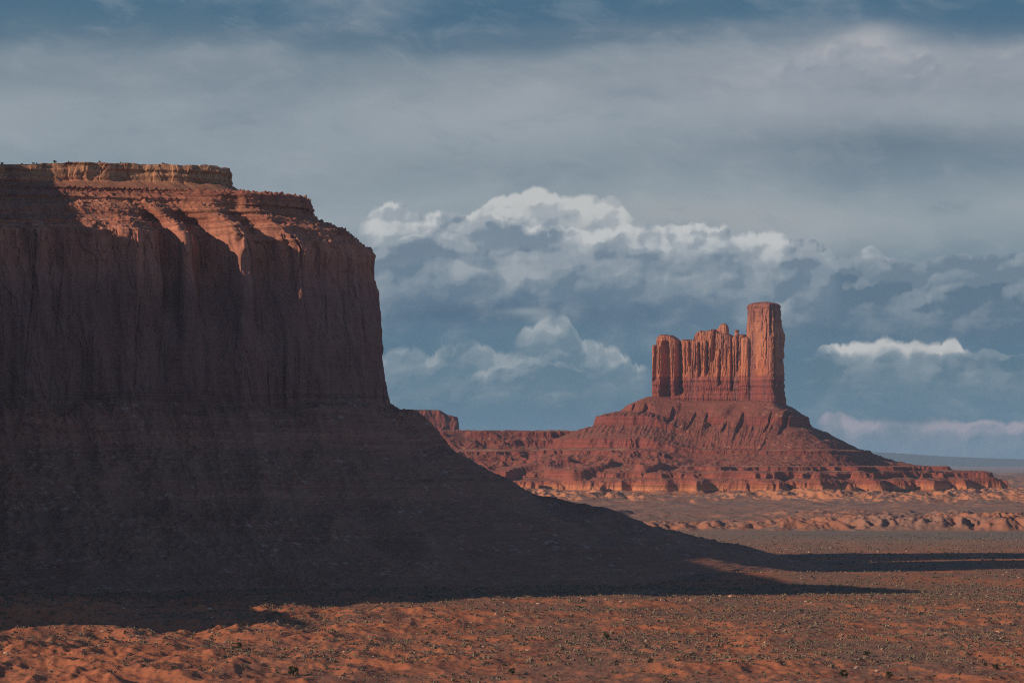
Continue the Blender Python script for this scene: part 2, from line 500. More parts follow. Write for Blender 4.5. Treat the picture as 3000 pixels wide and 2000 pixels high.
def grid_quads(nr, nc, wrap=False, flip=False):
    r = np.arange(nr - 1)[:, None]
    c = np.arange(nc if wrap else nc - 1)[None, :]
    c2 = (c + 1) % nc
    a = r * nc + c
    b = r * nc + c2
    d = (r + 1) * nc + c
    e = (r + 1) * nc + c2
    q = np.stack([a, b, e, d] if not flip else [a, d, e, b], -1).reshape(-1, 4)
    return q


def tag(o, label=None, cat=None, group=None, kind=None):
    if label:
        o['label'] = label
    if cat:
        o['category'] = cat
    if group:
        o['group'] = group
    if kind:
        o['kind'] = kind
    return o


def empty(name, loc, label, cat, group=None):
    o = bpy.data.objects.new(name, None)
    COL.objects.link(o)
    o.location = loc
    return tag(o, label, cat, group)


# ------------------------------------------------------------------ materials
def new_mat(name):
    m = bpy.data.materials.new(name)
    m.use_nodes = True
    T = NT(m.node_tree)
    out = T.n('ShaderNodeOutputMaterial')
    bs = T.n('ShaderNodeBsdfPrincipled')
    bs.inputs['Roughness'].default_value = 0.95
    bs.inputs['Specular IOR Level'].default_value = 0.12
    T.t.links.new(bs.outputs[0], out.inputs[0])
    return m, T, bs


def rock_mat(name, bands, z0, z1, strata=1.0, varnish=0.5, varnish_col=(0.13, 0.06, 0.06, 1), flat_col=(0.27, 0.13, 0.085, 1),
             flat_amt=0.7, px=1.0, warp=3.0, speck=(0.42, 0.25, 0.18, 1), bush=0.0, massive=None, bench=None):
    m, T, bs = new_mat(name)
    g = T.n('ShaderNodeNewGeometry')
    pos = g.outputs['Position']
    nx, ny, nz = T.xyz(g.outputs['Normal'])
    x, y, z = T.xyz(pos)
    wz = T.m('MULTIPLY_ADD', T.m('SUBTRACT', T.noise(pos, 0.02, 3), 0.5), warp * 2, z)
    f = T.mr(wz, z0, z1, 0, 1, smooth=False)
    col = T.ramp(f, [((zz - z0) / (z1 - z0), c) for zz, c in bands])
    # thin beds
    sv = T.comb(T.m('MULTIPLY', x, 0.012), T.m('MULTIPLY', y, 0.012), wz)
    s1 = T.noise(sv, 0.33 / px, 4, 0.6)
    s2 = T.noise(sv, 1.1 / px, 3, 0.6)
    sk = T.m('ADD', T.m('SUBTRACT', s1, 0.5), T.m('SUBTRACT', s2, 0.5))
    if massive:                        # thick unbedded sandstone between these heights
        mz = T.m('MULTIPLY', T.mr(wz, massive[0] - 3, massive[0] + 3), T.mr(wz, massive[1] + 3, massive[1] - 3))
        sk = T.m('MULTIPLY', sk, T.mr(mz, 0, 1, 1.0, 0.16, smooth=False))
    k = T.m('MULTIPLY_ADD', sk, 1.5 * strata, 1.0)
    col = T.mix(1.0, col, T.comb(k, k, k), 'MULTIPLY')
    # desert varnish runs down steep faces
    vv = T.comb(T.m('MULTIPLY', x, 0.16 / px), T.m('MULTIPLY', y, 0.16 / px), T.m('MULTIPLY', z, 0.012 / px))
    v1 = T.noise(vv, 1.0, 5, 0.62)
    steep = T.mr(nz, 0.25, 0.6, 1.0, 0.0)
    vf = T.m('MULTIPLY', T.m('MULTIPLY', T.mr(v1, 0.48, 0.66), varnish), steep)
    col = T.mix(vf, col, varnish_col)
    vf2 = T.m('MULTIPLY', T.m('MULTIPLY', T.mr(v1, 0.47, 0.30), varnish * 0.6), steep)
    col = T.mix(vf2, col, T.mix(1.0, col, (1.35, 1.25, 1.2, 1), 'MULTIPLY'))
    # rubble and soil on flatter ground
    ff = T.m('MULTIPLY', T.mr(nz, 0.45, 0.8), flat_amt)
    rub = T.mix(T.noise(pos, 0.05 / px, 4), flat_col, tuple(0.62 * c for c in flat_col[:3]) + (1,))
    sp = T.voro(pos, 0.35 / px, out=1)
    rub = T.mix(T.m('MULTIPLY', T.mr(T.xyz(sp)[0], 0.90, 0.96), T.mr(T.noise(pos, 0.03 / px, 3), 0.45, 0.65, 0.1, 0.8)), rub, speck)
    if bush > 0:
        rub = T.mix(T.m('MULTIPLY', T.mr(T.noise(pos, 0.22 / px, 3), 0.55, 0.62), bush), rub, (0.085, 0.085, 0.055, 1))
    col = T.mix(ff, col, rub)
    if bench:                          # sandy bench tops
        col = T.mix(T.m('MULTIPLY', T.m('MULTIPLY', T.mr(nz, 0.93, 0.985), T.mr(z, 140, 115)), T.mr(T.noise(pos, 0.02, 4), 0.38, 0.62, 0.0, 1.0)), col, bench)
    hue = T.noise(pos, 0.015 / px, 3, color=False)
    col = T.mix(T.mr(hue, 0.35, 0.7, 0.0, 0.35), col, T.mix(1.0, col, (0.9, 0.72, 0.74, 1), 'MULTIPLY'))
    T.put(bs.inputs['Base Color'], col)
    bmp = T.n('ShaderNodeBump')
    bmp.inputs['Strength'].default_value = 0.55
    bmp.inputs['Distance'].default_value = 0.6 * px
    T.put(bmp.inputs['Height'], T.noise(pos, 0.9 / px, 4, 0.65))
    T.put(bs.inputs['Normal'], bmp.outputs[0])
    return m


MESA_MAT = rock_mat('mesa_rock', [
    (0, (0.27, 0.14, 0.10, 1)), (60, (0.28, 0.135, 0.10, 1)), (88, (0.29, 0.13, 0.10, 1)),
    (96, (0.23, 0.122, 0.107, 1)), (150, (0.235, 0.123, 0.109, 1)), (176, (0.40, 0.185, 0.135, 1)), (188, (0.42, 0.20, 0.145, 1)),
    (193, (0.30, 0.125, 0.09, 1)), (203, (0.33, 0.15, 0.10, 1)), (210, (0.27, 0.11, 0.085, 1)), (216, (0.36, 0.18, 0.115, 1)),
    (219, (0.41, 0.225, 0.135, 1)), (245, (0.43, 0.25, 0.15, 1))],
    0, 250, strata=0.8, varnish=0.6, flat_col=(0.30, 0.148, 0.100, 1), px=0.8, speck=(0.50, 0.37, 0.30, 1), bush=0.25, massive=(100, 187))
BUTTE_MAT = rock_mat('butte_rock', [
    (0, (0.36, 0.15, 0.085, 1)), (30, (0.38, 0.15, 0.085, 1)), (60, (0.21, 0.06, 0.045, 1)), (150, (0.20, 0.057, 0.046, 1)), (203, (0.215, 0.062, 0.047, 1)),
    (214, (0.28, 0.088, 0.058, 1)), (222, (0.42, 0.150, 0.076, 1)), (258, (0.43, 0.168, 0.092, 1)), (300, (0.40, 0.165, 0.10, 1)), (325, (0.31, 0.125, 0.09, 1)), (345, (0.26, 0.11, 0.085, 1)), (352, (0.20, 0.09, 0.075, 1))],
    0, 360, strata=0.7, varnish=0.75, varnish_col=(0.19, 0.085, 0.085, 1), flat_col=(0.25, 0.085, 0.065, 1), px=2.0, speck=(0.40, 0.20, 0.14, 1), massive=(223, 338))
LEDGE_MAT = rock_mat('ledge_rock', [
    (0, (0.46, 0.21, 0.10, 1)), (14, (0.45, 0.19, 0.095, 1)), (24, (0.28, 0.09, 0.058, 1)), (50, (0.215, 0.066, 0.049, 1)), (130, (0.20, 0.057, 0.045, 1)), (205, (0.21, 0.06, 0.046, 1))],
    -10, 210, strata=0.8, varnish=0.4, varnish_col=(0.17, 0.075, 0.075, 1), flat_col=(0.235, 0.088, 0.064, 1), px=2.0, speck=(0.42, 0.22, 0.15, 1), bush=0.35, bench=(0.34, 0.19, 0.125, 1))


def ground_mat():
    m, T, bs = new_mat('desert_soil')
    g = T.n('ShaderNodeNewGeometry')
    pos = g.outputs['Position']
    x, y, z = T.xyz(pos)
    nx, ny, nz = T.xyz(g.outputs['Normal'])
    sand = T.mix(T.noise(pos, 0.02, 4), (0.37, 0.138, 0.070, 1), (0.31, 0.110, 0.060, 1))
    scrub = T.mix(T.noise(pos, 0.09, 4), (0.205, 0.115, 0.082, 1), (0.16, 0.098, 0.078, 1))
    pt = T.noise(T.vm('MULTIPLY', pos, (1, 0.8, 1)), 0.022, 6, 0.62)
    flat = T.mr(nz, 0.955, 0.994)
    f = T.m('MULTIPLY', T.mr(pt, 0.38, 0.56), T.m('MULTIPLY_ADD', flat, 0.8, 0.2))
    xr = T.mr(x, -120, 140, 0.6, 0.92)
    f = T.m('MULTIPLY', f, xr)
    near = T.mix(f, sand, scrub)
    # fine dark scrub dots and pale stones
    d1 = T.voro(pos, 0.55, out=0)
    near = T.mix(T.m('MULTIPLY', T.mr(d1, 0.32, 0.18), T.mr(pt, 0.30, 0.5, 0.25, 0.85)), near, (0.075, 0.066, 0.05, 1))
    # distant belts
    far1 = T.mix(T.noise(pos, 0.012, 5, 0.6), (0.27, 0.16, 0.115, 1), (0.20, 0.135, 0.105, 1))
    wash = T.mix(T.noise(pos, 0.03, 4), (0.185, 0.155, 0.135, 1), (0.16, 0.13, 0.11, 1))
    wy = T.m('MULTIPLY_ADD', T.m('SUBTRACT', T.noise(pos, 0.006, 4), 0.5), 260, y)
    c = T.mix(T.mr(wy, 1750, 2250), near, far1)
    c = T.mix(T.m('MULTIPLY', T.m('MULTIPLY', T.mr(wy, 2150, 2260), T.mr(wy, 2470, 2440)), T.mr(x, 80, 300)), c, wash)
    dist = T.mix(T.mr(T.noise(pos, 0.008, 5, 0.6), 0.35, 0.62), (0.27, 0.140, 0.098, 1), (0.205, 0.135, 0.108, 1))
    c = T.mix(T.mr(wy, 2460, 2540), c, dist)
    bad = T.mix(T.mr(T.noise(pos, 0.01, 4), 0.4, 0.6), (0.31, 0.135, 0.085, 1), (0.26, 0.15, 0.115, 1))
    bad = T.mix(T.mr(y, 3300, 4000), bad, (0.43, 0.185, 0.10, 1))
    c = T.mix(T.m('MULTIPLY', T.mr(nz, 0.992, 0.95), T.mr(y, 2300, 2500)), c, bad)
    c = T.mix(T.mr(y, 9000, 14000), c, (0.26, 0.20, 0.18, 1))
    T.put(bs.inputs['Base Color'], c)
    bmp = T.n('ShaderNodeBump')
    bmp.inputs['Strength'].default_value = 0.6
    bmp.inputs['Distance'].default_value = 0.5
    T.put(bmp.inputs['Height'], T.noise(pos, 0.7, 5, 0.65))
    T.put(bs.inputs['Normal'], bmp.outputs[0])
    return m


GROUND_MAT = ground_mat()


def plain_mat(name, c1, c2, scale):
    m, T, bs = new_mat(name)
    g = T.n('ShaderNodeNewGeometry')
    T.put(bs.inputs['Base Color'], T.mix(T.noise(g.outputs['Position'], scale, 3), c1, c2))
    return m


SAGE_MAT = plain_mat('sage_leaf', (0.125, 0.105, 0.075, 1), (0.27, 0.215, 0.155, 1), 0.35)
JUNIPER_MAT = plain_mat('juniper_leaf', (0.035, 0.045, 0.025, 1), (0.06, 0.065, 0.035, 1), 1.2)
BARK_MAT = plain_mat('juniper_bark', (0.12, 0.085, 0.06, 1), (0.08, 0.055, 0.04, 1), 3.0)
PALE_MAT = plain_mat('pale_stone', (0.56, 0.40, 0.30, 1), (0.40, 0.26, 0.19, 1), 0.3)
RIDGE_MAT = plain_mat('far_ridge_scrub', (0.10, 0.10, 0.09, 1), (0.13, 0.12, 0.105, 1), 0.002)


# ------------------------------------------------------------------ the plain
def ground_h(x, y):
    x = np.asarray(x, np.float64)
    y = np.asarray(y, np.float64)
    h = 1.3 * fbm(x / 170, y / 200, o=3, seed=1)
    near = sst(1420, 1080, y)
    left = sst(60, -160, x)
    hum = fbm(x / 34, y / 46, o=4, seed=5, mode=1)
    hum2 = fbm(x / 16, y / 22, o=3, seed=9, mode=1)
    gate = sst(-0.35, 0.2, fbm(x / 95, y / 110, o=2, seed=21))
    h = h + near * (2.0 * fbm(x / 75, y / 85, o=3, seed=3) + (0.35 + 0.65 * gate) * (2.5 + 2.4 * left) * hum + (0.3 + 0.7 * gate) * (1.2 + 0.9 * left) * hum2)
    h = h + near * (0.2 * fbm(x / 2.6, y / 3.4, o=3, seed=33) + 0.55 * fbm(x / 7.5, y / 11, o=3, seed=34, mode=1) * sst(-0.2, 0.3, fbm(x / 50, y / 60, o=2, seed=35)))
    mid = sst(1200, 1500, y) * sst(2450, 2150, y)
    h = h + mid * (0.7 * fbm(x / 60, y / 80, o=4, seed=12) + 0.25 * fbm(x / 9, y / 14, o=2, seed=14))
    # low crest that catches the light between the two shadow fingers
    h = h + 3.4 * np.exp(-((y - 1478 + 0.32 * (x - 60)) / 42.0) ** 2) * sst(0, 90, x)
    h = h + 7.5 * np.exp(-((x + 200) / 75) ** 2 - ((y - 985) / 95) ** 2)
    # rounded badland mounds in a row behind the wash
    wob = 40 * fbm(x / 260, y / 300, o=2, seed=40)

    def mounds(sx, sy, seed, p=0.62):
        wxx = x + 0.25 * sx * fbm(x / sx * 1.7, y / sy * 1.7, o=3, seed=seed)
        wyy = y + 0.25 * sy * fbm(x / sx * 1.7, y / sy * 1.7, o=3, seed=seed + 5)
        cd, cr = cells(wxx / sx, wyy / sy, seed=seed)
        return np.sqrt(np.maximum(0, 1 - (cd / p) ** 2)) * (0.35 + 0.65 * cr)
    belt = sst(2448, 2492, y + wob + 16 * fbm(x / 22, y / 40, o=3, seed=39)) * sst(2760, 2560, y + wob)
    h = h + belt * (1.0 + 4.5 * mounds(26, 46, 41, 0.5) + 11.0 * np.maximum(0, fbm(x / 24, y / 50, o=5, seed=141, mode=1) - 0.02)) * (0.55 + 0.55 * sst(150, 420, x)) + belt * (0.8 * fbm(x / 6, y / 10, o=3, seed=43) + 1.6 * fbm(x / 9, y / 15, o=4, seed=142))
    belt2 = sst(2880, 2900, y + 3 * wob) * sst(3300, 3000, y + 2 * wob)
    h = h + belt2 * (2.0 * mounds(44, 70, 44, 0.5) + 8.0 * np.maximum(0, fbm(x / 36, y / 80, o=5, seed=145, mode=1) - 0.05)) * sst(-0.1, 0.3, fbm(x / 150, y / 200, o=2, seed=46))
    h = h + sst(2650, 2800, y) * sst(4700, 4200, y) * 4.0 * np.maximum(0, fbm(x / 60, y / 170, o=5, seed=146, mode=1) - 0.1)
    belt3 = sst(3900, 4200, y + 5 * wob) * sst(5400, 5000, y)
    h = h + belt3 * (5.0 * mounds(52, 110, 47) + 16.0 * np.maximum(0, fbm(x / 44, y / 110, o=5, seed=148, mode=1) - 0.02) + 2.0 * fbm(x / 12, y / 30, o=3, seed=49)) * (0.35 + 0.65 * sst(-0.3, 0.3, fbm(x / 260, y / 400, o=2, seed=50)))
    farb = sst(5400, 7500, y) * sst(15000, 11000, y)
    h = h + farb * 20.0 * np.maximum(0, fbm(x / 260, y / 900, o=4, seed=51, mode=1) - 0.05)
    h = h + sst(9000, 16000, y) * 14 * fbm(x / 1500, y / 3000, o=3, seed=53)
    return h


def build_ground():
    ys = [np.arange(60, 690, 14.0), np.arange(690, 1420, 1.0), np.arange(1420, 2100, 2.0), np.arange(2100, 2460, 3.0),
          np.arange(2460, 2760, 1.6), np.arange(2760, 3600, 4.0), np.arange(3600, 5300, 5.0), np.geomspace(5300, 60000, 260)]
    ys = np.concatenate(ys)
    core = np.linspace(-0.24, 0.24, 1150)
    side = np.geomspace(0.2406, 6.0, 90)
    us = np.concatenate([-side[::-1], core, side])
    U, Yg = np.meshgrid(us, ys)
    X = U * Yg
    Z = ground_h(X, Yg) * sst(6.0, 1.2, np.abs(U))
    co = np.stack([X, Yg, Z], -1)
    me = mesh_np('ground', co, quads=grid_quads(len(ys), len(us)), smooth=True)
    tag(link('ground', me, GROUND_MAT), kind='structure')


build_ground()


# ------------------------------------------------------------------ lofted rock bodies
def smooth_closed(pts, n):
    """closed Catmull-Rom through pts, n samples evenly by length"""
    p = np.asarray(pts, float)
    k = len(p)
    out = []
    for i in range(k):
        a, b, c, d = p[i - 1], p[i], p[(i + 1) % k], p[(i + 2) % k]
        t = np.linspace(0, 1, 60, endpoint=False)[:, None]
        out.append(0.5 * ((2 * b) + (-a + c) * t + (2 * a - 5 * b + 4 * c - d) * t ** 2 + (-a + 3 * b - 3 * c + d) * t ** 3))
    q = np.concatenate(out)
    seg = np.hypot(*(np.roll(q, -1, 0) - q).T)
    return q, seg


# ---- the great mesa on the left
MY = 1600.0
MS = MY / F


RIM = []                                        # skyline points on the rim where shrubs stand


def build_mesa():
    root = empty('sandstone_mesa', (-230, 1640, 0), 'huge dark red sandstone mesa with sunlit tan rim above a shadowed cliff', 'mesa')
    R = np.array([px2x(1150, MY), MY])
    d = np.array([-HX, -HY])                       # along the sunlight, left-near to right-far
    d = np.array([math.cos(math.radians(20)), math.sin(math.radians(20))])
    nrm = np.array([d[1], -d[0]])                  # outward on the front side

    def at(a, b):
        return R + d * a - nrm * b
    # cliff outline and rim (cap) outline as matching closed polylines: front from off-frame left to the nose, round it and back
    cliff = [at(-760, 60), at(-620, 10), at(-480, 4), at(-380, 0), at(-300, 2), at(-220, -2), at(-140, 2), at(-75, 4), at(-30, 12), at(-4, 34),
             at(2, 62), at(-14, 92), at(-60, 118), at(-160, 130), at(-300, 140), at(-480, 150), at(-700, 150)]
    cap = [at(-720, 104), at(-620, 88), at(-480, 78), at(-380, 72), at(-300, 67), at(-225, 59), at(-160, 52), at(-114, 46), at(-89, 47), at(-80, 60),
           at(-76, 78), at(-81, 92), at(-100, 100), at(-190, 104), at(-300, 108), at(-480, 116), at(-680, 120)]
    q1, s1 = smooth_closed(cliff, 0)
    q2, _ = smooth_closed(cap, 0)
    cum = np.concatenate([[0], np.cumsum(s1)])
    tot = cum[-1]
    mid = 0.5 * (q1 + np.roll(q1, -1, 0))
    # density: fine where the camera sees it
    vis = (mid[:, 0] / mid[:, 1] > -0.215) & (np.arange(len(mid)) < 60 * 12)
    dens = s1 * np.where(vis, 1.0, 0.12)
    dc = np.concatenate([[0], np.cumsum(dens)])
    N = int(dc[-1] / 0.45)
    ts = np.interp(np.linspace(0, dc[-1], N, endpoint=False), dc, np.arange(len(dc)))

    def samp(q):
        i = np.floor(ts).astype(int) % len(q)
        f = (ts - np.floor(ts))[:, None]
        return q[i] * (1 - f) + q[(i + 1) % len(q)] * f
    C = samp(q1)
    K = samp(q2)
    arc = np.interp(ts, np.arange(len(cum)), cum)

    def smooth_normals(P, it):
        t = np.roll(P, -1, 0) - np.roll(P, 1, 0)
        t /= np.linalg.norm(t, axis=1)[:, None] + 1e-9
        n = np.stack([t[:, 1], -t[:, 0]], -1)
        for _ in range(it):
            n = (np.roll(n, 1, 0) + n + np.roll(n, -1, 0)) / 3
        return n / (np.linalg.norm(n, axis=1)[:, None] + 1e-9)
    Nn = smooth_normals(C, 60)
    # profile: (photo row, outward offset in m; below 0 runs from the rim outline to the cliff outline)
    prof = [(481, -1.6), (480, -1.25), (479, -1.02), (484, -1.0), (500, -1.0), (516, -0.995), (531, -0.99), (535, -0.965), (548, -0.90), (556, -0.85), (563, -0.80), (565, -0.62), (567, -0.50),
            (571, -0.44), (590, -0.425), (596, -0.40), (604, -0.405), (608, -0.44), (612, -0.43), (625, -0.37), (640, -0.30), (656, -0.225), (664, -0.19), (668, -0.185), (676, -0.14), (690, -0.115), (694, -0.09), (720, -0.035), (733, -0.005), (737, 0.0),
            (790, 0.3), (830, 2.0), (880, 3.8), (970, 5.2), (1060, 6.2), (1130, 7.0), (1180, 7.8), (1186, 9.5), (1200, 14), (1232, 27), (1280, 38), (1340, 49), (1370, 61), (1400, 71), (1430, 84),
            (1480, 96), (1500, 104), (1520, 119), (1532, 136), (1556, 151), (1585, 174), (1610, 192), (1630, 215), (1655, 255), (1675, 310)]
    prow = np.array([p[0] for p in prof], float)
    pof = np.array([p[1] for p in prof], float)
    pz = px2z(prow, MY)
    # sample the profile at even length
    om = np.where(pof < 0, pof * 78, pof)
    L = np.concatenate([[0], np.cumsum(np.hypot(np.diff(om), np.diff(pz)))])
    step = 0.5
    lv = np.concatenate([np.arange(0, L[-1] * 0.62, step), np.arange(L[-1] * 0.62, L[-1], 1.1)])
    oz = np.interp(lv, L, pz)
    oo = np.interp(lv, L, pof)
    M = len(lv)
    # skyline and strata undulate slowly along the outline
    A = arc[None, :]
    z = np.repeat(oz[:, None], N, 1)
    o = np.repeat(oo[:, None], N, 1)
    xx0 = C[:, 0]
    px0 = 1500 + xx0 / C[:, 1] * F
    frontw = sst(800, 640, px0) * (np.arange(N) < N * 0.62)
    of = np.interp(oz, px2z(np.array([733, 716, 700, 692, 672, 668, 640, 610, 603, 590, 583, 560, 535]), MY), [-0.003, -0.012, -0.03, -0.10, -0.13, -0.19, -0.34, -0.47, -0.55, -0.57, -0.66, -0.80, -0.965])
    of = np.where((oz > px2z(733, MY)) & (oz < px2z(535, MY)), of, oo)
    o = o + (of[:, None] - oo[:, None]) * frontw[None]
    # the rim is a little lower at the far left and towards the far end
    xx = C[None, :, 0]
    pxx = 1500 + xx / C[None, :, 1] * F
    capw = sst(-0.75, -0.95, o)
    z = z + capw * (-2.6 * sst(330, 150, pxx) + 0.7 * perlin(A / 23, A * 0 + .5, seed=3) + 0.5 * perlin(A / 7, A * 0 + .3, seed=4))
    z = z - 2.5 * sst(-0.2, 0.0, o) * sst(1.0, 0.0, o) * 0
    # plan position
    w = np.clip(o + 1, 0, 1)[..., None]
    inner = np.clip(-1 - o, 0, 1)[..., None]
    cent = K.mean(0)[None, None, :] * 0 + (K + (np.roll(K, N // 2, 0) - K) * 0.0)[None]
    base = K[None] * (1 - w) + C[None] * w
    outw = np.maximum(o, 0)
    # bodies of the cliff: buttresses and alcoves along the outline, gullies in the upper slope
    big = 6.0 * fbm(A / 58 + z / 400, z / 150, o=3, seed=11)
    Aw = A + 1.0 * perlin(z / 24, A / 60, seed=16) + 0.35 * perlin(z / 7, A / 20, seed=17)
    med = 1.4 * fbm(Aw / 17, z / 120, o=3, seed=13, mode=1)
    slab = np.round(2.6 * perlin(Aw / 10, z / 34 + 0.3 * np.round(3 * perlin(A / 12, A * 0 + .7, seed=18)), seed=14)) * 0.9 + np.round(2.2 * perlin(Aw / 4.2, z / 15, seed=20)) * 0.5
    crk = perlin(Aw / 15, z / 140, seed=21)
    med = med + slab - 2.2 * np.exp(-(crk / 0.03) ** 2) * sst(-0.1, 0.3, perlin(A / 30, z / 50, seed=28))
    calm = 1 - 0.5 * sst(176, 160, z)
    med = med * calm
    sml = 0.7 * calm * fbm(Aw / 5.0, z / 9, o=4, seed=15)
    slopew = sst(-0.78, -0.15, o) * sst(20, 8, outw)
    cliffw = sst(-0.16, -0.02, o) * sst(16, 7, outw)
    gul = 5.5 * fbm(A / 30 + z / 260, z / 90, o=3, seed=19, mode=1)
    disp = big * sst(-0.95, -0.2, o) * sst(70, 12, outw) + gul * slopew * 0.9 + med * cliffw + sml * (0.25 + 0.75 * cliffw) * sst(30, 9, outw)
    # named features of the front wall: (photo column, width px, outward metres)
    for cx, wd, am in ((300, 95, 7.0), (402, 62, 7.5), (490, 26, -11.0), (545, 34, 6.5), (615, 46, -12.0), (702, 26, 7.5), (740, 22, 3.0), (770, 40, -7.0), (850, 45, 2.0), (950, 70, -3.0)):
        disp = disp + am * (0.25 + 0.75 * sst(120, 172, z + 14 * perlin(A / 25, z * 0 + cx, seed=39))) * np.exp(-np.abs((pxx - cx - 14 * perlin(z / 26, z * 0 + cx * 0.1, seed=40)) / wd) ** 3) * (np.arange(N) < N * 0.6)[None, :] * sst(-0.62, -0.05, o) * sst(40, 8, outw)
    # cap: blocky joints
    blk = np.round(1.5 * perlin(A / 13 + 0.5 * perlin(z / 9, A / 40, seed=26), z / 26, seed=23) * 2) / 2 + 0.4 * fbm(A / 4, z / 4, o=3, seed=24) + 0.5 * np.tanh(4 * perlin(z / 3.0, A / 70, seed=22))
    disp = disp + sst(-0.93, -0.985, o) * (1.3 * blk + 4.5 * fbm(A / 30, A * 0 + 8.1, o=3, seed=25))
    # beds stand out and recede
    zz = z + 1.2 * perlin(A / 60, z * 0 + 2.2, seed=27)
    bed = np.tanh(3.0 * perlin(zz / 2.6, A / 180, seed=29)) * 0.9 + np.tanh(3 * perlin(zz / 6.5, A / 260, seed=30)) * 1.5
    disp = disp + bed * (0.07 + 0.93 * sst(-0.9, -0.8, o) * sst(0.0, -0.06, o)) * sst(12, 7, outw)
    # rubble
    px_ = base[..., 0] + Nn[None, :, 0] * outw
    py_ = base[..., 1] + Nn[None, :, 1] * outw
    slope = np.maximum(sst(-0.86, -0.78, o) * sst(0.0, -0.05, o), sst(8, 16, outw))
    cd, cr = cells(A / 3.1 + 0.2 * perlin(A / 2, lv[:, None] / 2, seed=31), lv[:, None] / 2.6 + 0 * A, seed=5)
    stone = np.maximum(0, 0.62 - cd) * (cr > 0.45) * (0.6 + 2.6 * cr ** 3)
    cd2, cr2 = cells(A / 1.3, lv[:, None] / 1.2 + 0 * A, seed=8)
    stone = stone * sst(-0.7, 0.05, fbm(A / 24, lv[:, None] / 20 + 0 * A, o=3, seed=46))
    stone = stone + 0.5 * np.maximum(0, 0.6 - cd2) * (cr2 > 0.5)
    rough = 1.0 * fbm(A / 14, lv[:, None] / 9 + 0 * A, o=4, seed=34)
    tl = 1 - 0.72 * sst(8, 14, outw) * sst(-0.35, 0.25, -fbm(A / 50, lv[:, None] / 50 + 0 * A, o=3, seed=45))
    z = z + slope * (stone * 1.1 * tl + rough * 0.8)
    disp = disp + slope * stone * 0.7 * tl
    z = z + sst(3.5, 7.6, outw) * sst(75, 12, outw) * (9.0 * fbm(A / 30, A * 0 + 6.6, o=3, seed=35) + 3.0 * fbm(A / 7, A * 0 + 1.6, o=2, seed=36))
    # talus gullies
    tal = sst(8, 30, outw)
    z = z + tal * sst(330, 120, outw) * (8.5 * fbm(A / 44 + outw / 400, outw / 130, o=4, seed=37, mode=1) + 3.0 * fbm(A / 18, outw / 26, o=4, seed=38))
    X = base[..., 0] + Nn[None, :, 0] * (outw + disp)
    Yp = base[..., 1] + Nn[None, :, 1] * (outw + disp)
    # plateau: pull rows above the rim inwards
    ins = K.mean(0)
    t = np.clip(-1 - o, 0, 1) * 0.5
    Nk = smooth_normals(K, 40)
    X = X - Nk[None, :, 0] * t * 34
    Yp = Yp - Nk[None, :, 1] * t * 34
    # sink the outer toe below the plain
    z = z - sst(215, 310, outw) * 6
    co = np.stack([X, Yp, z], -1)
    k0 = int(np.searchsorted(oo, -0.985))
    k1 = int(np.searchsorted(oo, 8.2))
    for nm, a, b in (('caprock', 0, k0 + 1), ('cliff', k0, k1 + 1), ('talus_slope', k1, M)):
        sub = co[a:b]
        quads = grid_quads(b - a, N, wrap=True, flip=True)
        verts = sub.reshape(-1, 3)
        tris = None
        if a == 0:                                  # close the plateau
            verts = np.concatenate([verts, [[ins[0], ins[1], sub[0, :, 2].mean()]]])
            i = np.arange(N)
            tris = np.stack([i, (i + 1) % N, np.full(N, len(verts) - 1)], -1)[:, ::-1]
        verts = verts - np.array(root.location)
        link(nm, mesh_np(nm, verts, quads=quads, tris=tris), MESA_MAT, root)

    cap_co = co[:k0 + 1, :int(N * 0.55)].reshape(-1, 3)
    cpx = 1500 + cap_co[:, 0] / cap_co[:, 1] * F
    cpy = HOR - (cap_co[:, 2] - EYE) / cap_co[:, 1] * F
    for wanted in (8, 62, 96, 106, 160, 200, 292, 352, 475):
        near_ = np.where(np.abs(cpx - wanted) < 2.5)[0]
        if len(near_):
            RIM.append(cap_co[near_[np.argmin(cpy[near_])]])
    # promontory of the same mesa beyond the left edge of the photo: its stepped skyline throws the long shadow over the plain
    T_pts = [(880, -200), (910, -60), (926, 116), (1000, 126), (1030, 124), (1060, 128), (1088, 140), (1112, 158), (1126, 208), (1140, 264), (1182, 264), (1240, 257), (1278, 260), (1292, 261), (1310, 261),
             (1345, 262), (1360, 272), (1373, 335), (1405, 384), (1430, 398), (1487, 398), (1496, 331), (1510, 327), (1525, 335), (1545, 345), (1573, 356), (1620, 356)]
    ss = np.arange(868, 1612, 1.5)
    aa = np.concatenate([np.arange(-420, 60, 12.0), np.arange(60, 262, 1.0)])
    S, AA = np.meshgrid(ss, aa, indexing='ij')
    a0 = np.interp(S, [880, 1000, 1150, 1300, 1500, 1560], [110, 120, 165, 200, 235, 235])
    Tn = np.interp(S + 3.0 * perlin(S / 25, S * 0 + .4, seed=61), [p[0] for p in T_pts], [p[1] for p in T_pts])
    H = Tn - (a0 - 30) * TAN_EL + 6
    dd = (a0 - 2 + 6 * fbm(AA * 0 + S / 40, S * 0 + 4.4, o=3, seed=63) + 2.4 * fbm(S / 11, AA / 40, o=4, seed=64, mode=1) + np.round(1.5 * perlin(S / 6, AA / 9, seed=65))) - AA
    face = np.interp(dd, [-26, 0, 2, 5, 6.5, 11, 12.5, 18, 28], [0, 0.20, 0.48, 0.52, 0.76, 0.80, 0.92, 0.95, 1.0])
    back = sst(-420, -260, AA)
    Hb = np.where(dd > 40, np.minimum(H, H * 0.94), H)
    Z = np.maximum(-8, Hb * face * back) + np.where(face > 0.02, 0.0, -3.0)
    co = np.stack([HY * S * 0 + (-HX) * AA + HY * S, (-HY) * AA - HX * S, Z], -1)
    co = co - np.array(root.location)
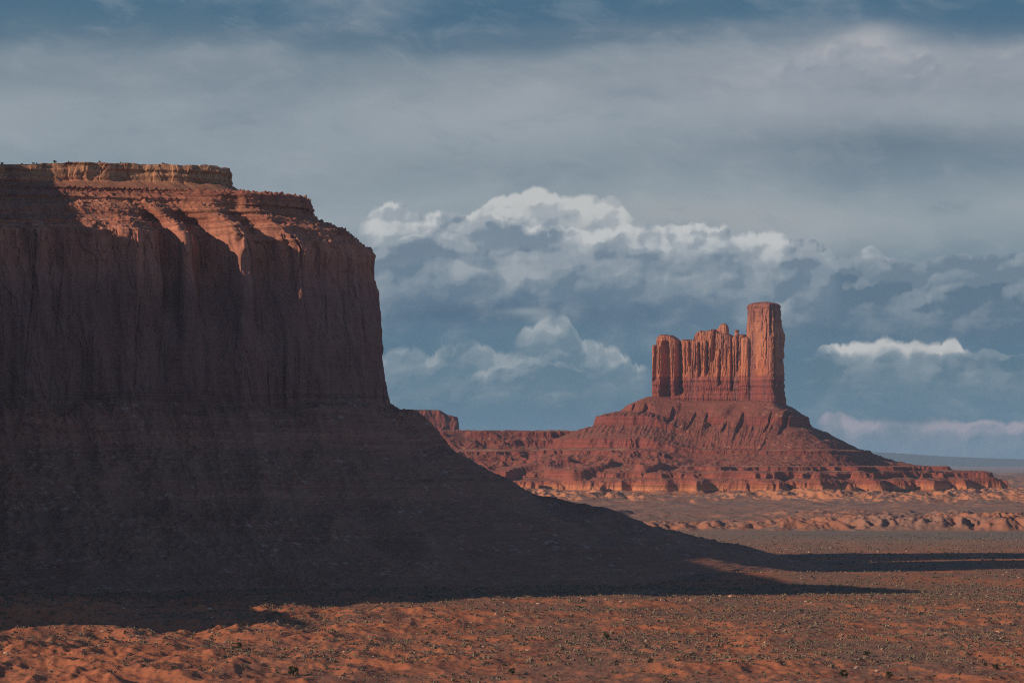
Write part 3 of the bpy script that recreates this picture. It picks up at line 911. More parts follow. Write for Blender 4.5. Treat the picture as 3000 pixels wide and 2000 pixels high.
    link('promontory', mesh_np('promontory', co, quads=grid_quads(len(ss), len(aa))), MESA_MAT, root)
    return root


build_mesa()

# ---- the butte on the right
BY = 5200.0
BS = BY / F
ROT = math.radians(20)
E1 = np.array([math.cos(ROT), -math.sin(ROT)])
E2 = np.array([math.sin(ROT), math.cos(ROT)])       # away from the camera
BO = np.array([385.0, BY])


def crop_x(cx):                                       # column of a 2.613x enlargement of the photo -> x at the butte
    return px2x(1700 + cx / 2.6133, BY)


def crop_z(cy):
    return px2z(850 + cy / 2.6133, BY)


def pillar(cx0, cx1, cytop, depth, yoff=0.0, dome=6.0, zbot=120.0, seed=0, power=3.2, flute=1.6, taper=0.04, knob=None, nth=220, dz=0.9, lean=0.0, tower=False):
    xa, xb = crop_x(cx0), crop_x(cx1)
    ztop = crop_z(cytop)
    phi = math.radians(14) if tower else 0.0
    wa = 0.5 * (xb - xa) / E1[0]
    if tower:
        wa = 0.5 * (xb - xa - depth * 0.47) / 0.86
    xc = 0.5 * (xa + xb) - yoff * E2[0]
    a_c = (xc - BO[0]) / E1[0]
    th = np.linspace(0, 2 * math.pi, nth, endpoint=False)
    c, s = np.cos(th), np.sin(th)
    ux = np.sign(c) * np.abs(c) ** (2 / power)
    uy = np.sign(s) * np.abs(s) ** (2 / power)
    zs = np.arange(zbot, ztop - dome, dz)
    k = np.linspace(0, 1, max(8, int(dome / dz) + 6))[1:]
    zr = np.concatenate([zs, ztop - dome + dome * np.sin(k * math.pi / 2)])
    sc = np.concatenate([np.ones(len(zs)), np.cos(k * math.pi / 2) * 0.999 + 0.001])
    Zr = zr[:, None] + 0 * th[None]
    Sc = sc[:, None]
    tz = np.clip((Zr - zbot) / (ztop - zbot), 0, 1)
    tp = 1 + taper * (1 - tz) * 1.6
    lx = ux[None] * wa * tp
    ly = uy[None] * depth * 0.5 * tp
    lx, ly = lx * math.cos(phi) + ly * math.sin(phi), -lx * math.sin(phi) + ly * math.cos(phi)
    fy = uy[None] * depth * 0.5 + 0 * Zr
    gx = a_c + lx
    gy = yoff + ly
    r = np.hypot(ux * wa, uy * depth * 0.5)[None]
    up = sst(214, 226, Zr)
    d = flute * up * fbm(gx / 7.5, gy / 7.5, Zr / 70, o=3, seed=seed + 70, mode=1) - flute * 0.25
    d = d + 0.9 * fbm(gx / 16, gy / 16, Zr / 22, o=3, seed=seed + 72)
    d = d + 0.45 * np.tanh(3 * perlin(Zr / 3.6 + gx * 0.01, gx / 90, seed=75)) * (1 - 0.55 * up)
    low = 1 - up
    d = d + low * (1.6 + 1.4 * fbm(gx / 6, gy / 6, Zr / 26, o=3, seed=seed + 77, mode=1) + 1.1 * np.tanh(3 * perlin(Zr / 8.5, gx / 140, seed=78)))
    d = d + low * sst(200, 160, Zr) * 2.5
    if tower:
        cxx = (px2x(1500, 1) + 0 * gx)
        cxx = ((BO[0] + gx * E1[0] + gy * E2[0]) / BS + 1500 - 1700) * 2.6133
        cyy = ((HOR - (Zr - EYE) / BS) - 850) * 2.6133
        frontf = sst(-6, -17, fy)
        for c0, hw, dep, r0, r1 in ((1441, 10, 7.0, 118, 345), (1470, 9, 8.0, 370, 720), (1385, 7, 3.0, 150, 300), (1338, 5, 2.0, 140, 420), (1412, 5, 2.5, 230, 520), (1300, 5, 1.8, 120, 300), (1365, 5, 2.0, 300, 600)):
            d = d - dep * frontf * np.exp(-np.abs((cxx - c0 - 4 * perlin(Zr / 12, Zr * 0 + c0, seed=151)) / hw) ** 4) * sst(r0 - 10, r0 + 12, cyy) * sst(r1 + 40, r1 - 40, cyy)
        d = d + 0.7 * np.exp(-((Zr - (ztop - 9.5)) / 1.6) ** 2) - 0.9 * np.exp(-((Zr - (ztop - 13.5)) / 1.8) ** 2)
        d = d + 2.2 * fbm(gx / 14, gy / 14, Zr / 90, o=2, seed=153) + up * (1.0 * np.round(2.3 * perlin(gx / 7, gy / 7, Zr / 24, seed=156)) + 0.5 * np.round(2 * perlin(gx / 3, gy / 3, Zr / 9, seed=157)))
        d = d - 6.0 * sst(16, 30, gx - a_c) * sst(285, 350, Zr) + 1.6 * np.round(1.6 * perlin(gx / 8, gy / 8, Zr / 26, seed=155)) * sst(18, 26, gx - a_c)
    if knob is not None:
        for zc_, hw, am in knob:
            d = d + am * np.exp(-((Zr - crop_z(zc_)) / hw) ** 2)
    f = (1 + d / np.maximum(r, 4)) * Sc
    A = a_c + lx * f + lean * (Zr - zbot)
    B = yoff + ly * f
    Zr = Zr + (0.8 * perlin(A / 5, B / 5, seed=seed + 81) * sst(0.9, 0.3, Sc))
    X = BO[0] + A * E1[0] + B * E2[0]
    Yp = BO[1] + A * E1[1] + B * E2[1]
    co = np.stack([X, Yp, Zr], -1).reshape(-1, 3)
    return co, grid_quads(len(zr), nth, wrap=True)


def join(parts):
    vs_, qs, n = [], [], 0
    for v, q in parts:
        vs_.append(v)
        qs.append(q + n)
        n += len(v)
    return np.concatenate(vs_), np.concatenate(qs)


def seg_dist(x, y, a, b):
    a = np.asarray(a, float)
    b = np.asarray(b, float)
    ab = b - a
    t = np.clip(((x - a[0]) * ab[0] + (y - a[1]) * ab[1]) / (ab @ ab), 0, 1)
    return np.hypot(x - a[0] - t * ab[0], y - a[1] - t * ab[1]), t


P_R = np.array([(-60, 178), (-8, 170), (0, 168), (18, 160), (34, 152), (48, 140), (51, 124), (76, 114), (100, 100), (130, 86), (136, 81), (156, 79), (159, 74), (185, 62), (212, 55), (216, 53), (262, 51), (266, 45), (300, 43), (315, 40),
                (320, 33), (352, 27), (358, 24), (364, 12), (400, 6), (440, 0), (520, -6)])
P_L = np.array([(-60, 190), (-8, 182), (0, 180), (20, 171), (37, 163), (47, 153), (56, 149), (90, 142), (95, 124), (125, 114), (165, 100), (172, 84), (200, 80), (204, 74), (240, 58), (262, 52), (300, 45), (315, 40), (320, 33), (352, 27),
                (358, 24), (364, 12), (400, 6), (440, 0), (520, -6)])
P_S = np.array([(-60, 118), (0, 117), (20, 115), (24, 104), (34, 98), (37, 89), (56, 82), (98, 78.5), (101, 73), (118, 66), (120, 60), (150, 47), (164, 43), (226, 40), (229, 32), (242, 30), (245, 18), (280, 8), (330, 2), (420, -6)])


def pedestal_h(x, y):
    lx, ly = x - BO[0], y - BO[1]
    la = lx * E1[0] + ly * E1[1]
    lb = lx * E2[0] + ly * E2[1]
    ra, rf, lf, bk = la - 100, -lb - 36, -la - 132, lb - 40
    # blocky plan: sharp corner below the tower's right front edge, rounder elsewhere
    pr = np.maximum(ra, 0)
    pf = np.maximum(rf, 0)
    pl = np.maximum(lf, 0)
    pb = np.maximum(bk, 0)
    d = np.where(ra > 0, np.where(rf > 0, (pr ** 3.5 + pf ** 3.5) ** (1 / 3.5), np.hypot(pr, pb)),
                 np.where(lf > 0, np.hypot(pl, np.maximum(pf, pb)), np.maximum(pf, pb)))
    d = np.where(d > 0, d, np.maximum(np.maximum(ra, rf), np.maximum(lf, bk)))
    dc = 0.75 * (x - 483) - 0.66 * (y - 5140) + 84
    d = d + sst(150, 250, d) * np.maximum(0, dc - d)
    gate = sst(0, 60, d)
    far = sst(150, 260, d)
    wn = 30 * fbm(x / 120, y / 120, o=2, seed=90) * far + (6 + 22 * far) * fbm(x / 46, y / 46, o=3, seed=92, mode=1) * sst(10, 120, d)
    wn = wn + (3.0 + 3.0 * far) * fbm(x / 17, y / 17, o=3, seed=94, mode=1) * gate + 4.0 * fbm(x / 30, y / 30, o=2, seed=96) * sst(20, 50, d)
    wn = wn + 46 * sst(0.02, 0.30, perlin(x / 62, y / 62, seed=86)) * sst(232, 310, d) * sst(480, 380, d)
    wn = wn - 9.0 * sst(0.30, 0.36, perlin(la / 13, lb / 200, seed=93)) * sst(26, 34, d) * sst(95, 75, d) * (rf > 0)
    dm = d - wn
    lw = sst(340, 230, x)
    led = sst(-0.12, 0.22, perlin(la / 46, lb / 300, seed=89) + 0.25 * (la > 60) + 0.6 * lw - 0.05)
    pr_ = np.interp(dm, P_R[:, 0], P_R[:, 1])
    sm_ = np.interp(dm, [-60, 0, 60, 134, 158, 162], [178, 168, 128, 83, 79, 72])
    pr_ = np.where(dm < 160, sm_ + (pr_ - sm_) * led, pr_)
    hm = pr_ * (1 - lw) + np.interp(dm, P_L[:, 0], P_L[:, 1]) * lw
    ds, ts = seg_dist(x, y, (150, 5300), (-700, 5090))
    ds = ds - 22 - 10 * ts
    far = sst(90, 220, ds)
    ws = 50 * fbm(x / 120, y / 120, o=2, seed=98) * (0.45 + 0.55 * far) * sst(-10, 30, ds) + (16 + 12 * far) * fbm(x / 42, y / 42, o=3, seed=99, mode=1) * sst(0, 60, ds) + (2.0 + 2.5 * far) * fbm(x / 15, y / 15, o=3, seed=94, mode=1)
    ws = ws + 40 * sst(0.0, 0.28, perlin(x / 58, y / 58, seed=85)) * sst(150, 215, ds)
    p1 = np.interp(ds - ws, P_S[:, 0], P_S[:, 1])
    p2 = np.interp(ds - ws, [-60, 0, 62, 98, 101, 160, 226, 262, 300, 420], [118, 117, 83, 78.5, 75, 44, 40, 16, 6, -6])
    hs = p2 + (p1 - p2) * sst(-0.2, 0.15, perlin(x / 75, y / 75, seed=84)) + 3.0 * fbm(x / 70, y / 70, o=3, seed=101) * sst(40, -10, ds)
    gl = fbm(la / 11 + lb / 60, d / 90, o=3, seed=107, mode=1) * sst(48, 70, d) * sst(200, 120, d) * (ra < 20)
    hm = hm + 3.2 * gl
    h = np.maximum(hm, hs)
    cd, cr = cells(x / 7.5, y / 7.5, seed=3)
    cd2, cr2 = cells(x / 3.6, y / 3.6, seed=4)
    st = np.maximum(0, 0.55 - cd) * (cr > 0.72) * (0.6 + 5 * (cr - 0.72)) + 0.5 * np.maximum(0, 0.6 - cd2) * (cr2 > 0.45)
    h = h + st * 2.0 * sst(2, 10, h) * sst(-0.35, 0.3, fbm(x / 70, y / 70, o=3, seed=104)) + 0.5 * fbm(x / 26, y / 26, o=4, seed=103) + 0.3 * fbm(x / 6, y / 6, o=2, seed=105)
    return h


SKY_W = [(566, 470), (570, 425), (576, 412), (604, 414), (609, 395), (613, 352), (628, 336), (660, 333), (700, 338), (728, 348), (752, 366), (770, 388), (776, 378), (800, 373), (860, 379), (886, 376), (892, 346),
         (904, 322), (925, 311), (945, 308), (958, 312), (985, 309), (1003, 305), (1040, 300), (1056, 312), (1066, 326), (1128, 336), (1142, 338), (1158, 346), (1162, 415), (1167, 405), (1174, 372), (1184, 350), (1206, 352),
         (1214, 380), (1220, 412), (1225, 352), (1236, 338), (1256, 342), (1262, 390), (1285, 395)]
# clefts: column at the top and bottom, half width, depth (m), upper and lower row
CLEFTS = [(604, 590, 12, 9, 418, 690), (680, 684, 33, 16, 382, 830), (774, 784, 24, 18, 372, 790), (856, 862, 9, 7, 392, 570), (928, 933, 12, 13, 402, 650), (992, 988, 12, 12, 392, 640), (1046, 1030, 13, 9, 312, 540),
          (1084, 1082, 9, 11, 455, 720), (1166, 1176, 8, 14, 338, 760), (1221, 1214, 6, 8, 392, 610), (826, 830, 4, 3, 390, 640), (903, 906, 4, 3.5, 410, 600), (958, 960, 3.5, 2.5, 400, 560), (1112, 1108, 4, 3, 350, 570),
          (1136, 1132, 3.5, 2.5, 420, 640), (1192, 1196, 4.5, 3.5, 430, 660), (1244, 1240, 4, 3.5, 372, 570), (640, 632, 4, 2.5, 420, 620), (740, 736, 4, 3, 420, 640), (880, 884, 4, 3, 520, 660), (1015, 1010, 3.5, 3, 440, 650)]


def fin_wall():
    zb = 120.0
    cx = np.linspace(568, 1285, 640)
    a = (crop_x(cx) - BO[0]) / E1[0]
    top = crop_z(np.interp(cx, [p[0] for p in SKY_W], [p[1] for p in SKY_W]))
    top = top + 1.0 * fbm(a / 3.5, a * 0 + 1.2, o=3, seed=131) + 0.6 * np.round(2 * perlin(a / 2.2, a * 0 + 3.3, seed=132))
    R = 300
    t = np.linspace(0, 1, R)
    A, Tt = np.meshgrid(a, t)
    CX = np.repeat(cx[None], R, 0)
    z = zb + Tt * (top[None] - zb)
    below = top[None] - z
    rnd = np.sqrt(np.clip(1 - (1 - np.clip(below / 4.5, 0, 1)) ** 2, 0, 1)) * 0.62 + 0.38 * (below > 0.01)
    end = (1 - np.clip(1 - (A - a[0]) / 9.0, 0, 1) ** 3) ** (1 / 3)
    half = (13.5 + 2.5 * fbm(A / 18, z / 120, o=2, seed=133)) * (0.25 + 0.75 * rnd) * end
    up = sst(214, 228, z + 4 * perlin(A / 9, A * 0 + 2.1, seed=134))
    cut = 0
    row = 850 + 0 * z
    py = HOR - (z - EYE) / BS
    cy = (py - 850) * 2.6133
    for c0, c1, hw, dep, r0, r1 in CLEFTS:
        f = np.clip((cy - r0) / (r1 - r0), 0, 1)
        cc = c0 + (c1 - c0) * f + 3.0 * perlin(z / 9, z * 0 + c0 * 0.37, seed=135)
        w = hw * (0.7 + 0.3 * sst(0, 0.5, f)) * (1 + 0.25 * perlin(z / 7, z * 0 + c0 * 0.71, seed=136))
        arch = sst(r0 - 6, r0 + 16, cy - 14 * np.abs((CX - cc) / hw) ** 2 * (hw > 20)) * sst(r1 + 30, r1 - 30, cy)
        cut = cut + 1.35 * dep * arch * np.exp(-np.abs((CX - cc) / w) ** 4)
    detail = 1.5 * up * fbm(A / 5.5, z / 60, o=3, seed=137, mode=1) + 0.9 * fbm(A / 9, z / 12, o=4, seed=138) + 0.35 * fbm(A / 2.2, z / 6, o=2, seed=139)
    detail = detail + up * (0.6 * np.round(2.2 * perlin(A / 5.5 + 0.3 * perlin(z / 8, A / 9, seed=144), z / 22, seed=145)) + 0.5 * np.round(2 * perlin(A / 2.4, z / 9, seed=146)))
    low = 1 - up
    ledge = low * (2.2 + 1.6 * fbm(A / 5, z / 24, o=3, seed=140, mode=1) + 1.3 * np.tanh(3 * perlin(z / 7.5, A / 120, seed=141)) + 2.0 * sst(200, 165, z))
    bulge = 3.0 * np.exp(-((CX - 690) / 80) ** 4) + 2.0 * np.exp(-((CX - 985) / 70) ** 4) + 1.5 * np.exp(-((CX - 1110) / 40) ** 4)
    detail = (detail + ledge + bulge) * end * (0.35 + 0.65 * rnd)
    bf = -(half + detail - cut * end)
    bf = np.minimum(bf, 9.0)
    bb = half + 1.2 * fbm(A / 7, z / 40, o=4, seed=142, mode=1) * end + low * 2.5 * end
    B = np.concatenate([bf, np.maximum(bb, bf + 0.3)[::-1]])
    Z = np.concatenate([z, z[::-1]])
    A2 = np.concatenate([A, A[::-1]])
    lead = A2 + 0.5 * perlin(Z / 8, B / 8, seed=143) * np.concatenate([end, end[::-1]])
    X = BO[0] + lead * E1[0] + B * E2[0]
    Y = BO[1] + lead * E1[1] + B * E2[1]
    return np.stack([X, Y, Z], -1).reshape(-1, 3), grid_quads(2 * R, len(a))


def build_butte():
    root = empty('sandstone_butte', (385, 5200, 0), 'red sandstone butte with one tall tower above stepped talus on the plain', 'butte')
    loc = np.array(root.location)

    def part(name, plist):
        v, q = join(plist)
        link(name, mesh_np(name, v - loc, quads=q), BUTTE_MAT, root)
    # tower with a deep cleft near its right front edge
    part('tower', [pillar(1263, 1550, 94, 46, yoff=8, dome=8.5, seed=1, power=6.5, flute=2.0, taper=0.05, nth=900, dz=0.6, tower=True)])
    part('fin_wall', [fin_wall(), pillar(1232, 1296, 356, 24, yoff=-4, dome=7, seed=34, flute=1.4)])
    part('balanced_rock', [pillar(1066, 1130, 254, 14, yoff=1, dome=9, zbot=crop_z(350), seed=41, power=2.7, flute=1.6, nth=140), pillar(1040, 1092, 288, 13, yoff=0, dome=7, zbot=crop_z(360), seed=44, power=2.4, flute=1.2, nth=120)])
    part('spire', [pillar(1180, 1208, 304, 7.5, yoff=-5, dome=2.2, zbot=crop_z(420), seed=43, power=2.2, flute=0.4, taper=0.5, nth=90, knob=((313, 2.0, 1.2), (326, 1.6, -1.2)))])
    # talus apron with its benches
    x0, x1, y0, y1, st = -760, 960, 4640, 5900, 1.7
    xs = np.arange(x0, x1, st)
    ys = np.concatenate([np.arange(y0, 5380, st), np.arange(5380, y1, 5.0)])
    Xg, Yg = np.meshgrid(xs, ys)
    Z = pedestal_h(Xg, Yg)
    Z = np.where(Z < 1.5, Z - 5, Z)
    co = np.stack([Xg, Yg, Z], -1) - loc
    link('talus_apron', mesh_np('talus_apron', co, quads=grid_quads(len(ys), len(xs))), LEDGE_MAT, root)
    return root


build_butte()


# ---- small dark mesa on the skyline left of the butte, and the far blue ridge
def build_far():
    Yd = 6300.0
    k = Yd / F
    root = empty('small_mesa', (px2x(1270, Yd), Yd, 0), 'small flat-topped mesa on the skyline beside the big shadowed mesa', 'mesa')
    loc = np.array(root.location)
    xs = np.arange(px2x(900, Yd), px2x(1420, Yd), 2.2)
    ys = np.arange(Yd - 170, Yd + 260, 2.2)
    X, Y = np.meshgrid(xs, ys)
    top = np.interp(1500 + X / k, [1100, 1170, 1195, 1287, 1310, 1342], [1200, 1200, 1199, 1200, 1214, 1221])
    zt = px2z(top, Yd)
    edge = np.interp(1500 + X / k, [900, 1150, 1290, 1345], [-60, -40, 0, 30])
    dr = (px2x(1344, Yd) - X) + 4 * fbm(X / 16, Y / 16, o=3, seed=111)
    df = np.minimum(Y - (Yd + edge * .6) + 15 * fbm(X / 46, Y / 60, o=3, seed=112, mode=1) + 3 * fbm(X / 9, Y / 9, o=3, seed=110), (Yd + 220) - Y)
    fp = np.interp(df, [-150, -60, -2, 0, 4, 6, 44], [20, 84, 108, 112, 130, 134, 182])
    rp = np.interp(dr, [-120, -40, 0, 3, 7], [50, 96, 108, 128, 182])
    Z = np.minimum(zt + 0.8 * fbm(X / 12, Y / 12, o=3, seed=113), np.minimum(fp, rp)) + 0.7 * fbm(X / 7, Y / 7, o=3, seed=114)
    co = np.stack([X, Y, Z], -1) - loc
    link('rock_body', mesh_np('rock_body', co, quads=grid_quads(len(ys), len(xs))), LEDGE_MAT, root)
    # ridge
    Yr = 38000.0
    k = Yr / F
    xs = np.linspace(px2x(500, Yr), px2x(5200, Yr), 420)
    ys = np.linspace(-1, 1, 40)
    X, V = np.meshgrid(xs, ys)
    crest = np.interp(1500 + X / k, [500, 1500, 2450, 2600, 2750, 2900, 3000, 3400, 5200], [1335, 1322, 1320, 1325, 1335, 1342, 1345.5, 1348, 1351])
    hz = np.maximum(10, px2z(crest, Yr))
    Z = -8 + (hz + 8) * (1 - np.abs(V) ** 1.3) + 10 * fbm(X / 900, V * 3, o=3, seed=115) * (1 - V * V)
    co = np.stack([X, Yr + V * 2600, Z], -1)
    tag(link('hills', mesh_np('hills', co, quads=grid_quads(len(ys), len(xs)), smooth=True), RIDGE_MAT), kind='structure')


build_far()

# ------------------------------------------------------------------ shrubs, junipers, stones
def leaf_clump(rng, n, w, h, leaf, floor=0.0):
    """n leaf-sized quads filling a ragged dome"""
    th = rng.uniform(0, 2 * math.pi, n)
    r = np.sqrt(rng.uniform(0.02, 1, n))
    lob = 1 + 0.25 * np.sin(3 * th + rng.uniform(0, 6)) + 0.12 * np.sin(5 * th + rng.uniform(0, 6))
    zz = rng.uniform(0, 1, n) ** 0.8
    rad = r * np.sqrt(np.clip(1 - zz ** 2.2, 0.03, 1)) * lob * w
    c = np.stack([rad * np.cos(th), rad * np.sin(th), floor + zz * h * (0.85 + 0.3 * rng.rand(n))], -1)
    a = rng.normal(size=(n, 3))
    a /= np.linalg.norm(a, axis=1)[:, None]
    b = np.cross(a, rng.normal(size=(n, 3)))
    b /= np.linalg.norm(b, axis=1)[:, None]
    sz = leaf * rng.uniform(0.6, 1.3, n)[:, None]
    a *= sz
    b *= sz * 0.8
    v = np.stack([c - a, c - b * 0.7, c + a, c + b], 1)
    return v.reshape(-1, 3), np.arange(4 * n).reshape(-1, 4)


def stone_shape(rng, n=1):
    """rough angular stone from a squashed icosahedron"""
    t = (1 + 5 ** 0.5) / 2
    v = np.array([(-1, t, 0), (1, t, 0), (-1, -t, 0), (1, -t, 0), (0, -1, t), (0, 1, t), (0, -1, -t), (0, 1, -t), (t, 0, -1), (t, 0, 1), (-t, 0, -1), (-t, 0, 1)], float)
    v /= np.linalg.norm(v[0])
    f = np.array([(0, 11, 5), (0, 5, 1), (0, 1, 7), (0, 7, 10), (0, 10, 11), (1, 5, 9), (5, 11, 4), (11, 10, 2), (10, 7, 6), (7, 1, 8), (3, 9, 4), (3, 4, 2), (3, 2, 6), (3, 6, 8), (3, 8, 9), (4, 9, 5), (2, 4, 11), (6, 2, 10), (8, 6, 7), (9, 8, 1)])
    v = v * rng.uniform(0.75, 1.2, (12, 1)) * np.array([1.0, 0.85, 0.62]) + np.array([0, 0, 0.3])
    return v, f


def on_ground(px, py):
    """points of the plain seen at photo columns and rows"""
    px, py = np.asarray(px, float), np.asarray(py, float)
    Y = EYE * F / (py - HOR)
    for _ in range(24):
        Y = 0.5 * Y + 0.5 * (EYE - ground_h(px2x(px, Y), Y)) * F / (py - HOR)
    x = px2x(px, Y)
    return np.stack([x, Y, ground_h(x, Y)], -1)


def many(name, base_list, xy, size, rot, mat, quads=True, kind='stuff'):
    """one mesh holding many small copies (only for what nobody could count)"""
    co_all, f_all, n = [], [], 0
    z = ground_h(xy[:, 0], xy[:, 1])
    pick = np.arange(len(xy)) % len(base_list)
    for k, (bv, bf) in enumerate(base_list):
        m = np.where(pick == k)[0]
        c, s_ = np.cos(rot[m])[:, None], np.sin(rot[m])[:, None]
        x = (bv[None, :, 0] * c - bv[None, :, 1] * s_) * size[m][:, None] + xy[m, 0][:, None]
        y = (bv[None, :, 0] * s_ + bv[None, :, 1] * c) * size[m][:, None] + xy[m, 1][:, None]
        zz = bv[None, :, 2] * size[m][:, None] + z[m][:, None]
        co_all.append(np.stack([x, y, zz], -1).reshape(-1, 3))
        f_all.append((bf[None] + (np.arange(len(m)) * len(bv))[:, None, None]).reshape(-1, bf.shape[1]) + n)
        n += len(m) * len(bv)
    co = np.concatenate(co_all)
    f = np.concatenate(f_all)
    me = mesh_np(name, co, quads=f if quads else None, tris=None if quads else f)
    return tag(link(name, me, mat), kind=kind)


def scatter(rng, n, y0, y1, power=1.0, lim=0.245):
    y = (rng.uniform(y0 ** power, y1 ** power, n)) ** (1 / power)
    x = rng.uniform(-lim, lim, n) * y
    return np.stack([x, y], -1)


def build_plants():
    rng = np.random.RandomState(11)
    near_shapes = [leaf_clump(rng, 52, 0.56, 0.6, 0.20) for _ in range(5)]
    mid_shapes = [leaf_clump(rng, 13, 0.60, 0.60, 0.30) for _ in range(6)]
    far_shapes = [leaf_clump(rng, 7, 0.62, 0.60, 0.42) for _ in range(5)]

    def thin(p, lo, hi, seed):
        d = fbm(p[:, 0] / 48, p[:, 1] / 60, o=3, seed=seed) + 0.10 + 0.22 * sst(-100, 160, p[:, 0])
        return p[rng.rand(len(p)) < sst(lo, hi, d) * 0.94 + 0.06]
    near = thin(scatter(rng, 1500, 752, 815), -0.45, 0.25, 201)
    near = near[np.argsort(near[:, 1])]
    uu = near[:, 0] / near[:, 1]
    vis = near[(np.abs(uu) < 0.176) & (near[:, 1] > 768)][:280]
    meshes = []
    for v, q in near_shapes:
        meshes.append(mesh_np('sagebrush', v, quads=q))
        meshes[-1].materials.append(SAGE_MAT)
    z = ground_h(vis[:, 0], vis[:, 1])
    for i, (x, y) in enumerate(vis):
        o = bpy.data.objects.new('sagebrush', meshes[i % 5])
        COL.objects.link(o)
        o.location = (x, y, z[i] - 0.04)
        k = rng.uniform(0.5, 1.15)
        o.scale = (k, k, k * rng.uniform(0.8, 1.1))
        o.rotation_euler = (0, 0, rng.uniform(0, 6.28))
        tag(o, 'small grey-green sagebrush on the nearest red sand along the bottom edge', 'shrub', 'sagebrush on the nearest sand')
    rest = np.concatenate([near[~((np.abs(uu) < 0.176) & (near[:, 1] > 768))][:400], thin(scatter(rng, 43000, 800, 1420, 1.6), -0.45, 0.3, 201)])
    many('desert_scrub', mid_shapes, rest, 0.36 + 1.15 * rng.rand(len(rest)) ** 3.2, rng.uniform(0, 6.28, len(rest)), SAGE_MAT)
    far = thin(scatter(rng, 17000, 1420, 2350, 1.3), -0.5, 0.2, 205)
    many('distant_scrub', far_shapes, far, 0.5 + 0.9 * rng.rand(len(far)) ** 2, rng.uniform(0, 6.28, len(far)), SAGE_MAT)
    # pale stones
    shapes = [stone_shape(rng) for _ in range(6)]
    st = scatter(rng, 8400, 790, 2000, 1.2)
    d = fbm(st[:, 0] / 60, st[:, 1] / 80, o=3, seed=211)
    st = st[rng.rand(len(st)) < sst(0.0, 0.5, d) * 0.8 + 0.05]
    sz = 0.16 + 0.32 * rng.rand(len(st)) ** 3
    many('rubble', shapes, st, sz * (1 + st[:, 1] / 2500), rng.uniform(0, 6.28, len(st)), PALE_MAT, quads=False)
    bm = []
    for v, f in shapes:
        bm.append(mesh_np('pale_boulder', v, tris=f))
        bm[-1].materials.append(PALE_MAT)
    spots = [(765, 1797), (612, 1790), (620, 1806), (355, 1873), (405, 1862), (18, 1913), (1774, 1756), (1455, 1797), (1893, 1878), (1785, 1757), (1545, 1897), (1650, 1771), (1577, 1769), (1820, 1764), (2175, 1815), (2930, 1850),
             (2865, 1785), (2360, 1763), (2378, 1770), (2925, 1852), (2110, 1745), (2140, 1747), (1998, 1745), (2890, 1744), (2510, 1958), (730, 1810), (300, 1862), (1832, 1816), (2540, 1786), (2165, 1812)]
    gp = on_ground([p[0] for p in spots], [p[1] for p in spots])
    for i, (x, y, z0) in enumerate(gp):
        o = bpy.data.objects.new('pale_boulder', bm[i % 6])
        COL.objects.link(o)
        o.location = (x, y, z0 - 0.1)
        k = rng.uniform(0.55, 1.0)
        o.scale = (k * rng.uniform(0.9, 1.4), k, k)
        o.rotation_euler = (0, 0, rng.uniform(0, 6.28))
        tag(o, 'single pale pinkish boulder lying on the scrubby red plain', 'boulder', 'pale boulders on the plain')
    # junipers: trunk, crown of leaf clumps
    jun = [(700, 1900, 3.0, 'round dark juniper bush right of the eroded red spur at the shadow corner'),
           (858, 1978, 3.6, 'dark juniper bush low on the sand near the bottom edge, left of centre'),
           (610, 1897, 1.9, 'low juniper bush in the pale sand strip below the shadow corner'),
           (830, 1934, 1.8, 'low dark juniper bush above the larger one left of centre'),
           (1778, 1872, 3.0, 'dark juniper bush beside a bare orange bank right of centre'),
           (2540, 1923, 2.2, 'small dark juniper bush upper left of a pair near the right edge'),
           (2918, 1957, 2.4, 'dark juniper bush by the fluted red bank at the right edge'),
           (2472, 1988, 3.4, 'tall dark juniper bush cut near the bottom edge, right of centre'),
           (2605, 1986, 2.6, 'dark juniper bush on the bottom sand, next right from the tall one'),
           (2887, 1950, 1.7, 'little juniper bush just left of the one at the right edge'),
           (1500, 1975, 2.6, 'dark juniper bush on the bottom sand in the middle'),
           (1905, 1945, 2.0, 'small round juniper bush in scrub below the bare orange bank')]
    variants = []
    for _ in range(3):
        n = 16
        cv, cq, k = [], [], 0
        for j in range(n):
            th, rr = rng.uniform(0, 6.28), 0.36 * math.sqrt(rng.rand())
            hz = 0.12 + 0.58 * rng.rand()
            rr *= math.sqrt(max(0.1, 1 - (hz - 0.35) ** 2 * 4))
            v, q = leaf_clump(rng, 34, 0.17, 0.24, 0.055)
            cv.append(v + np.array([rr * math.cos(th), rr * math.sin(th), hz]))
            cq.append(q + k)
            k += len(v)
        crown = mesh_np('crown', np.concatenate(cv), quads=np.concatenate(cq))
        crown.materials.append(JUNIPER_MAT)
        tv, tq, k = [], [], 0
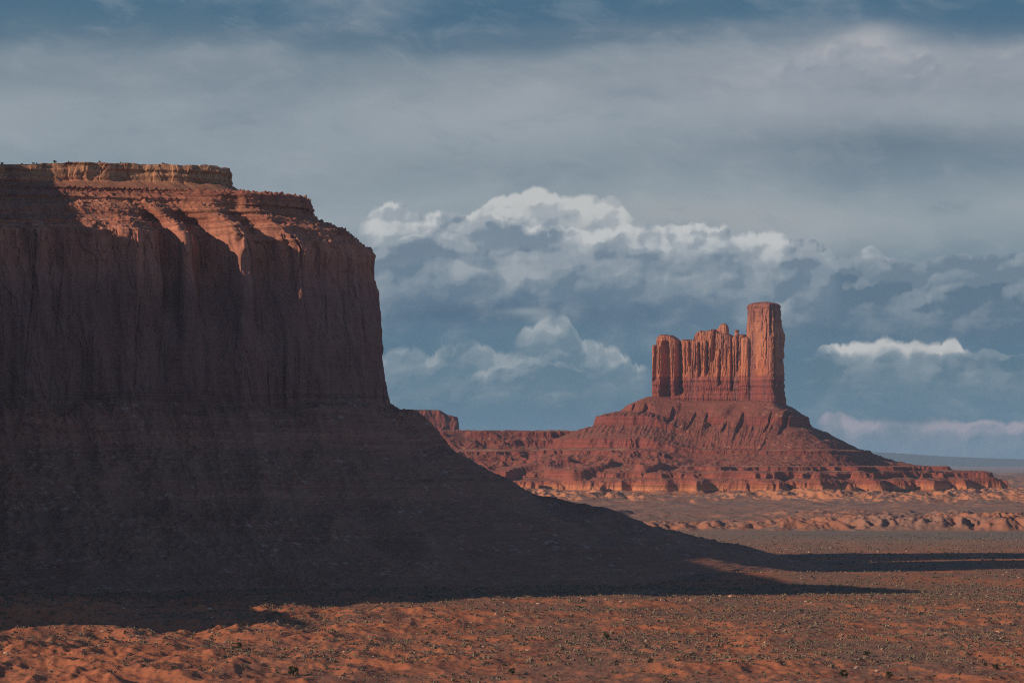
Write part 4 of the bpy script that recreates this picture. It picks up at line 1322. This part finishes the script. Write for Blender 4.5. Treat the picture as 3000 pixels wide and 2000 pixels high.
        for j in range(5):
            th = j * 1.3 + rng.rand()
            tip = np.array([0.26 * math.cos(th), 0.26 * math.sin(th), 0.45 + 0.2 * rng.rand()])
            pts = [np.zeros(3), tip * np.array([0.3, 0.3, 0.45]), tip]
            for m_, (p, r_) in enumerate(zip(pts, (0.045, 0.03, 0.008))):
                a = np.linspace(0, 2 * math.pi, 6, endpoint=False)
                tv.append(np.stack([p[0] + r_ * np.cos(a), p[1] + r_ * np.sin(a), 0 * a + p[2]], -1))
            tq.append(grid_quads(3, 6, wrap=True) + k)
            k += 18
        trunk = mesh_np('trunk', np.concatenate(tv), quads=np.concatenate(tq))
        trunk.materials.append(BARK_MAT)
        variants.append((crown, trunk))

    def juniper(i, loc, size, label, group):
        e = empty('juniper_bush', loc, label, 'bush', group)
        e.scale = (size, size, size * 0.85)
        e.rotation_euler = (0, 0, i * 1.7)
        for me in variants[i % 3]:
            link(me.name.split('.')[0], me, None, e)
    gp = on_ground([p[0] for p in jun], [p[1] for p in jun])
    for i, (px, py, sz_, lab) in enumerate(jun):
        x, y, z0 = gp[i]
        juniper(i, (x, y, z0 - 0.1), sz_, lab, 'juniper bushes in the foreground')
    for i, p in enumerate(RIM):
        juniper(i + 1, tuple(p - np.array([0, 0, 0.3])), (2.2, 1.6, 1.9, 1.3, 2.4, 1.2, 1.7, 1.3, 1.2)[i], 'tiny dark shrub on the skyline rim of the big shadowed mesa', 'shrubs on the mesa rim')


build_plants()

# ------------------------------------------------------------------ haze
def build_haze():
    m = bpy.data.materials.new('haze_air')
    m.use_nodes = True
    T = NT(m.node_tree)
    out = T.n('ShaderNodeOutputMaterial')
    pv = T.n('ShaderNodeVolumePrincipled')
    pv.inputs['Color'].default_value = (0.45, 0.74, 1.0, 1)
    pv.inputs['Density'].default_value = 2.1e-5
    pv.inputs['Anisotropy'].default_value = 0.2
    T.t.links.new(pv.outputs[0], out.inputs['Volume'])
    x0, x1, y0, y1, z0, z1 = -30000, 30000, -1500, 62000, -60, 420
    v = [(x, y, z) for x in (x0, x1) for y in (y0, y1) for z in (z0, z1)]
    q = [(0, 1, 3, 2), (4, 6, 7, 5), (0, 4, 5, 1), (2, 3, 7, 6), (0, 2, 6, 4), (1, 5, 7, 3)]
    tag(link('haze', mesh_np('haze', np.array(v), quads=np.array(q)), m), kind='stuff')


HAZE = True
if HAZE:
    build_haze()
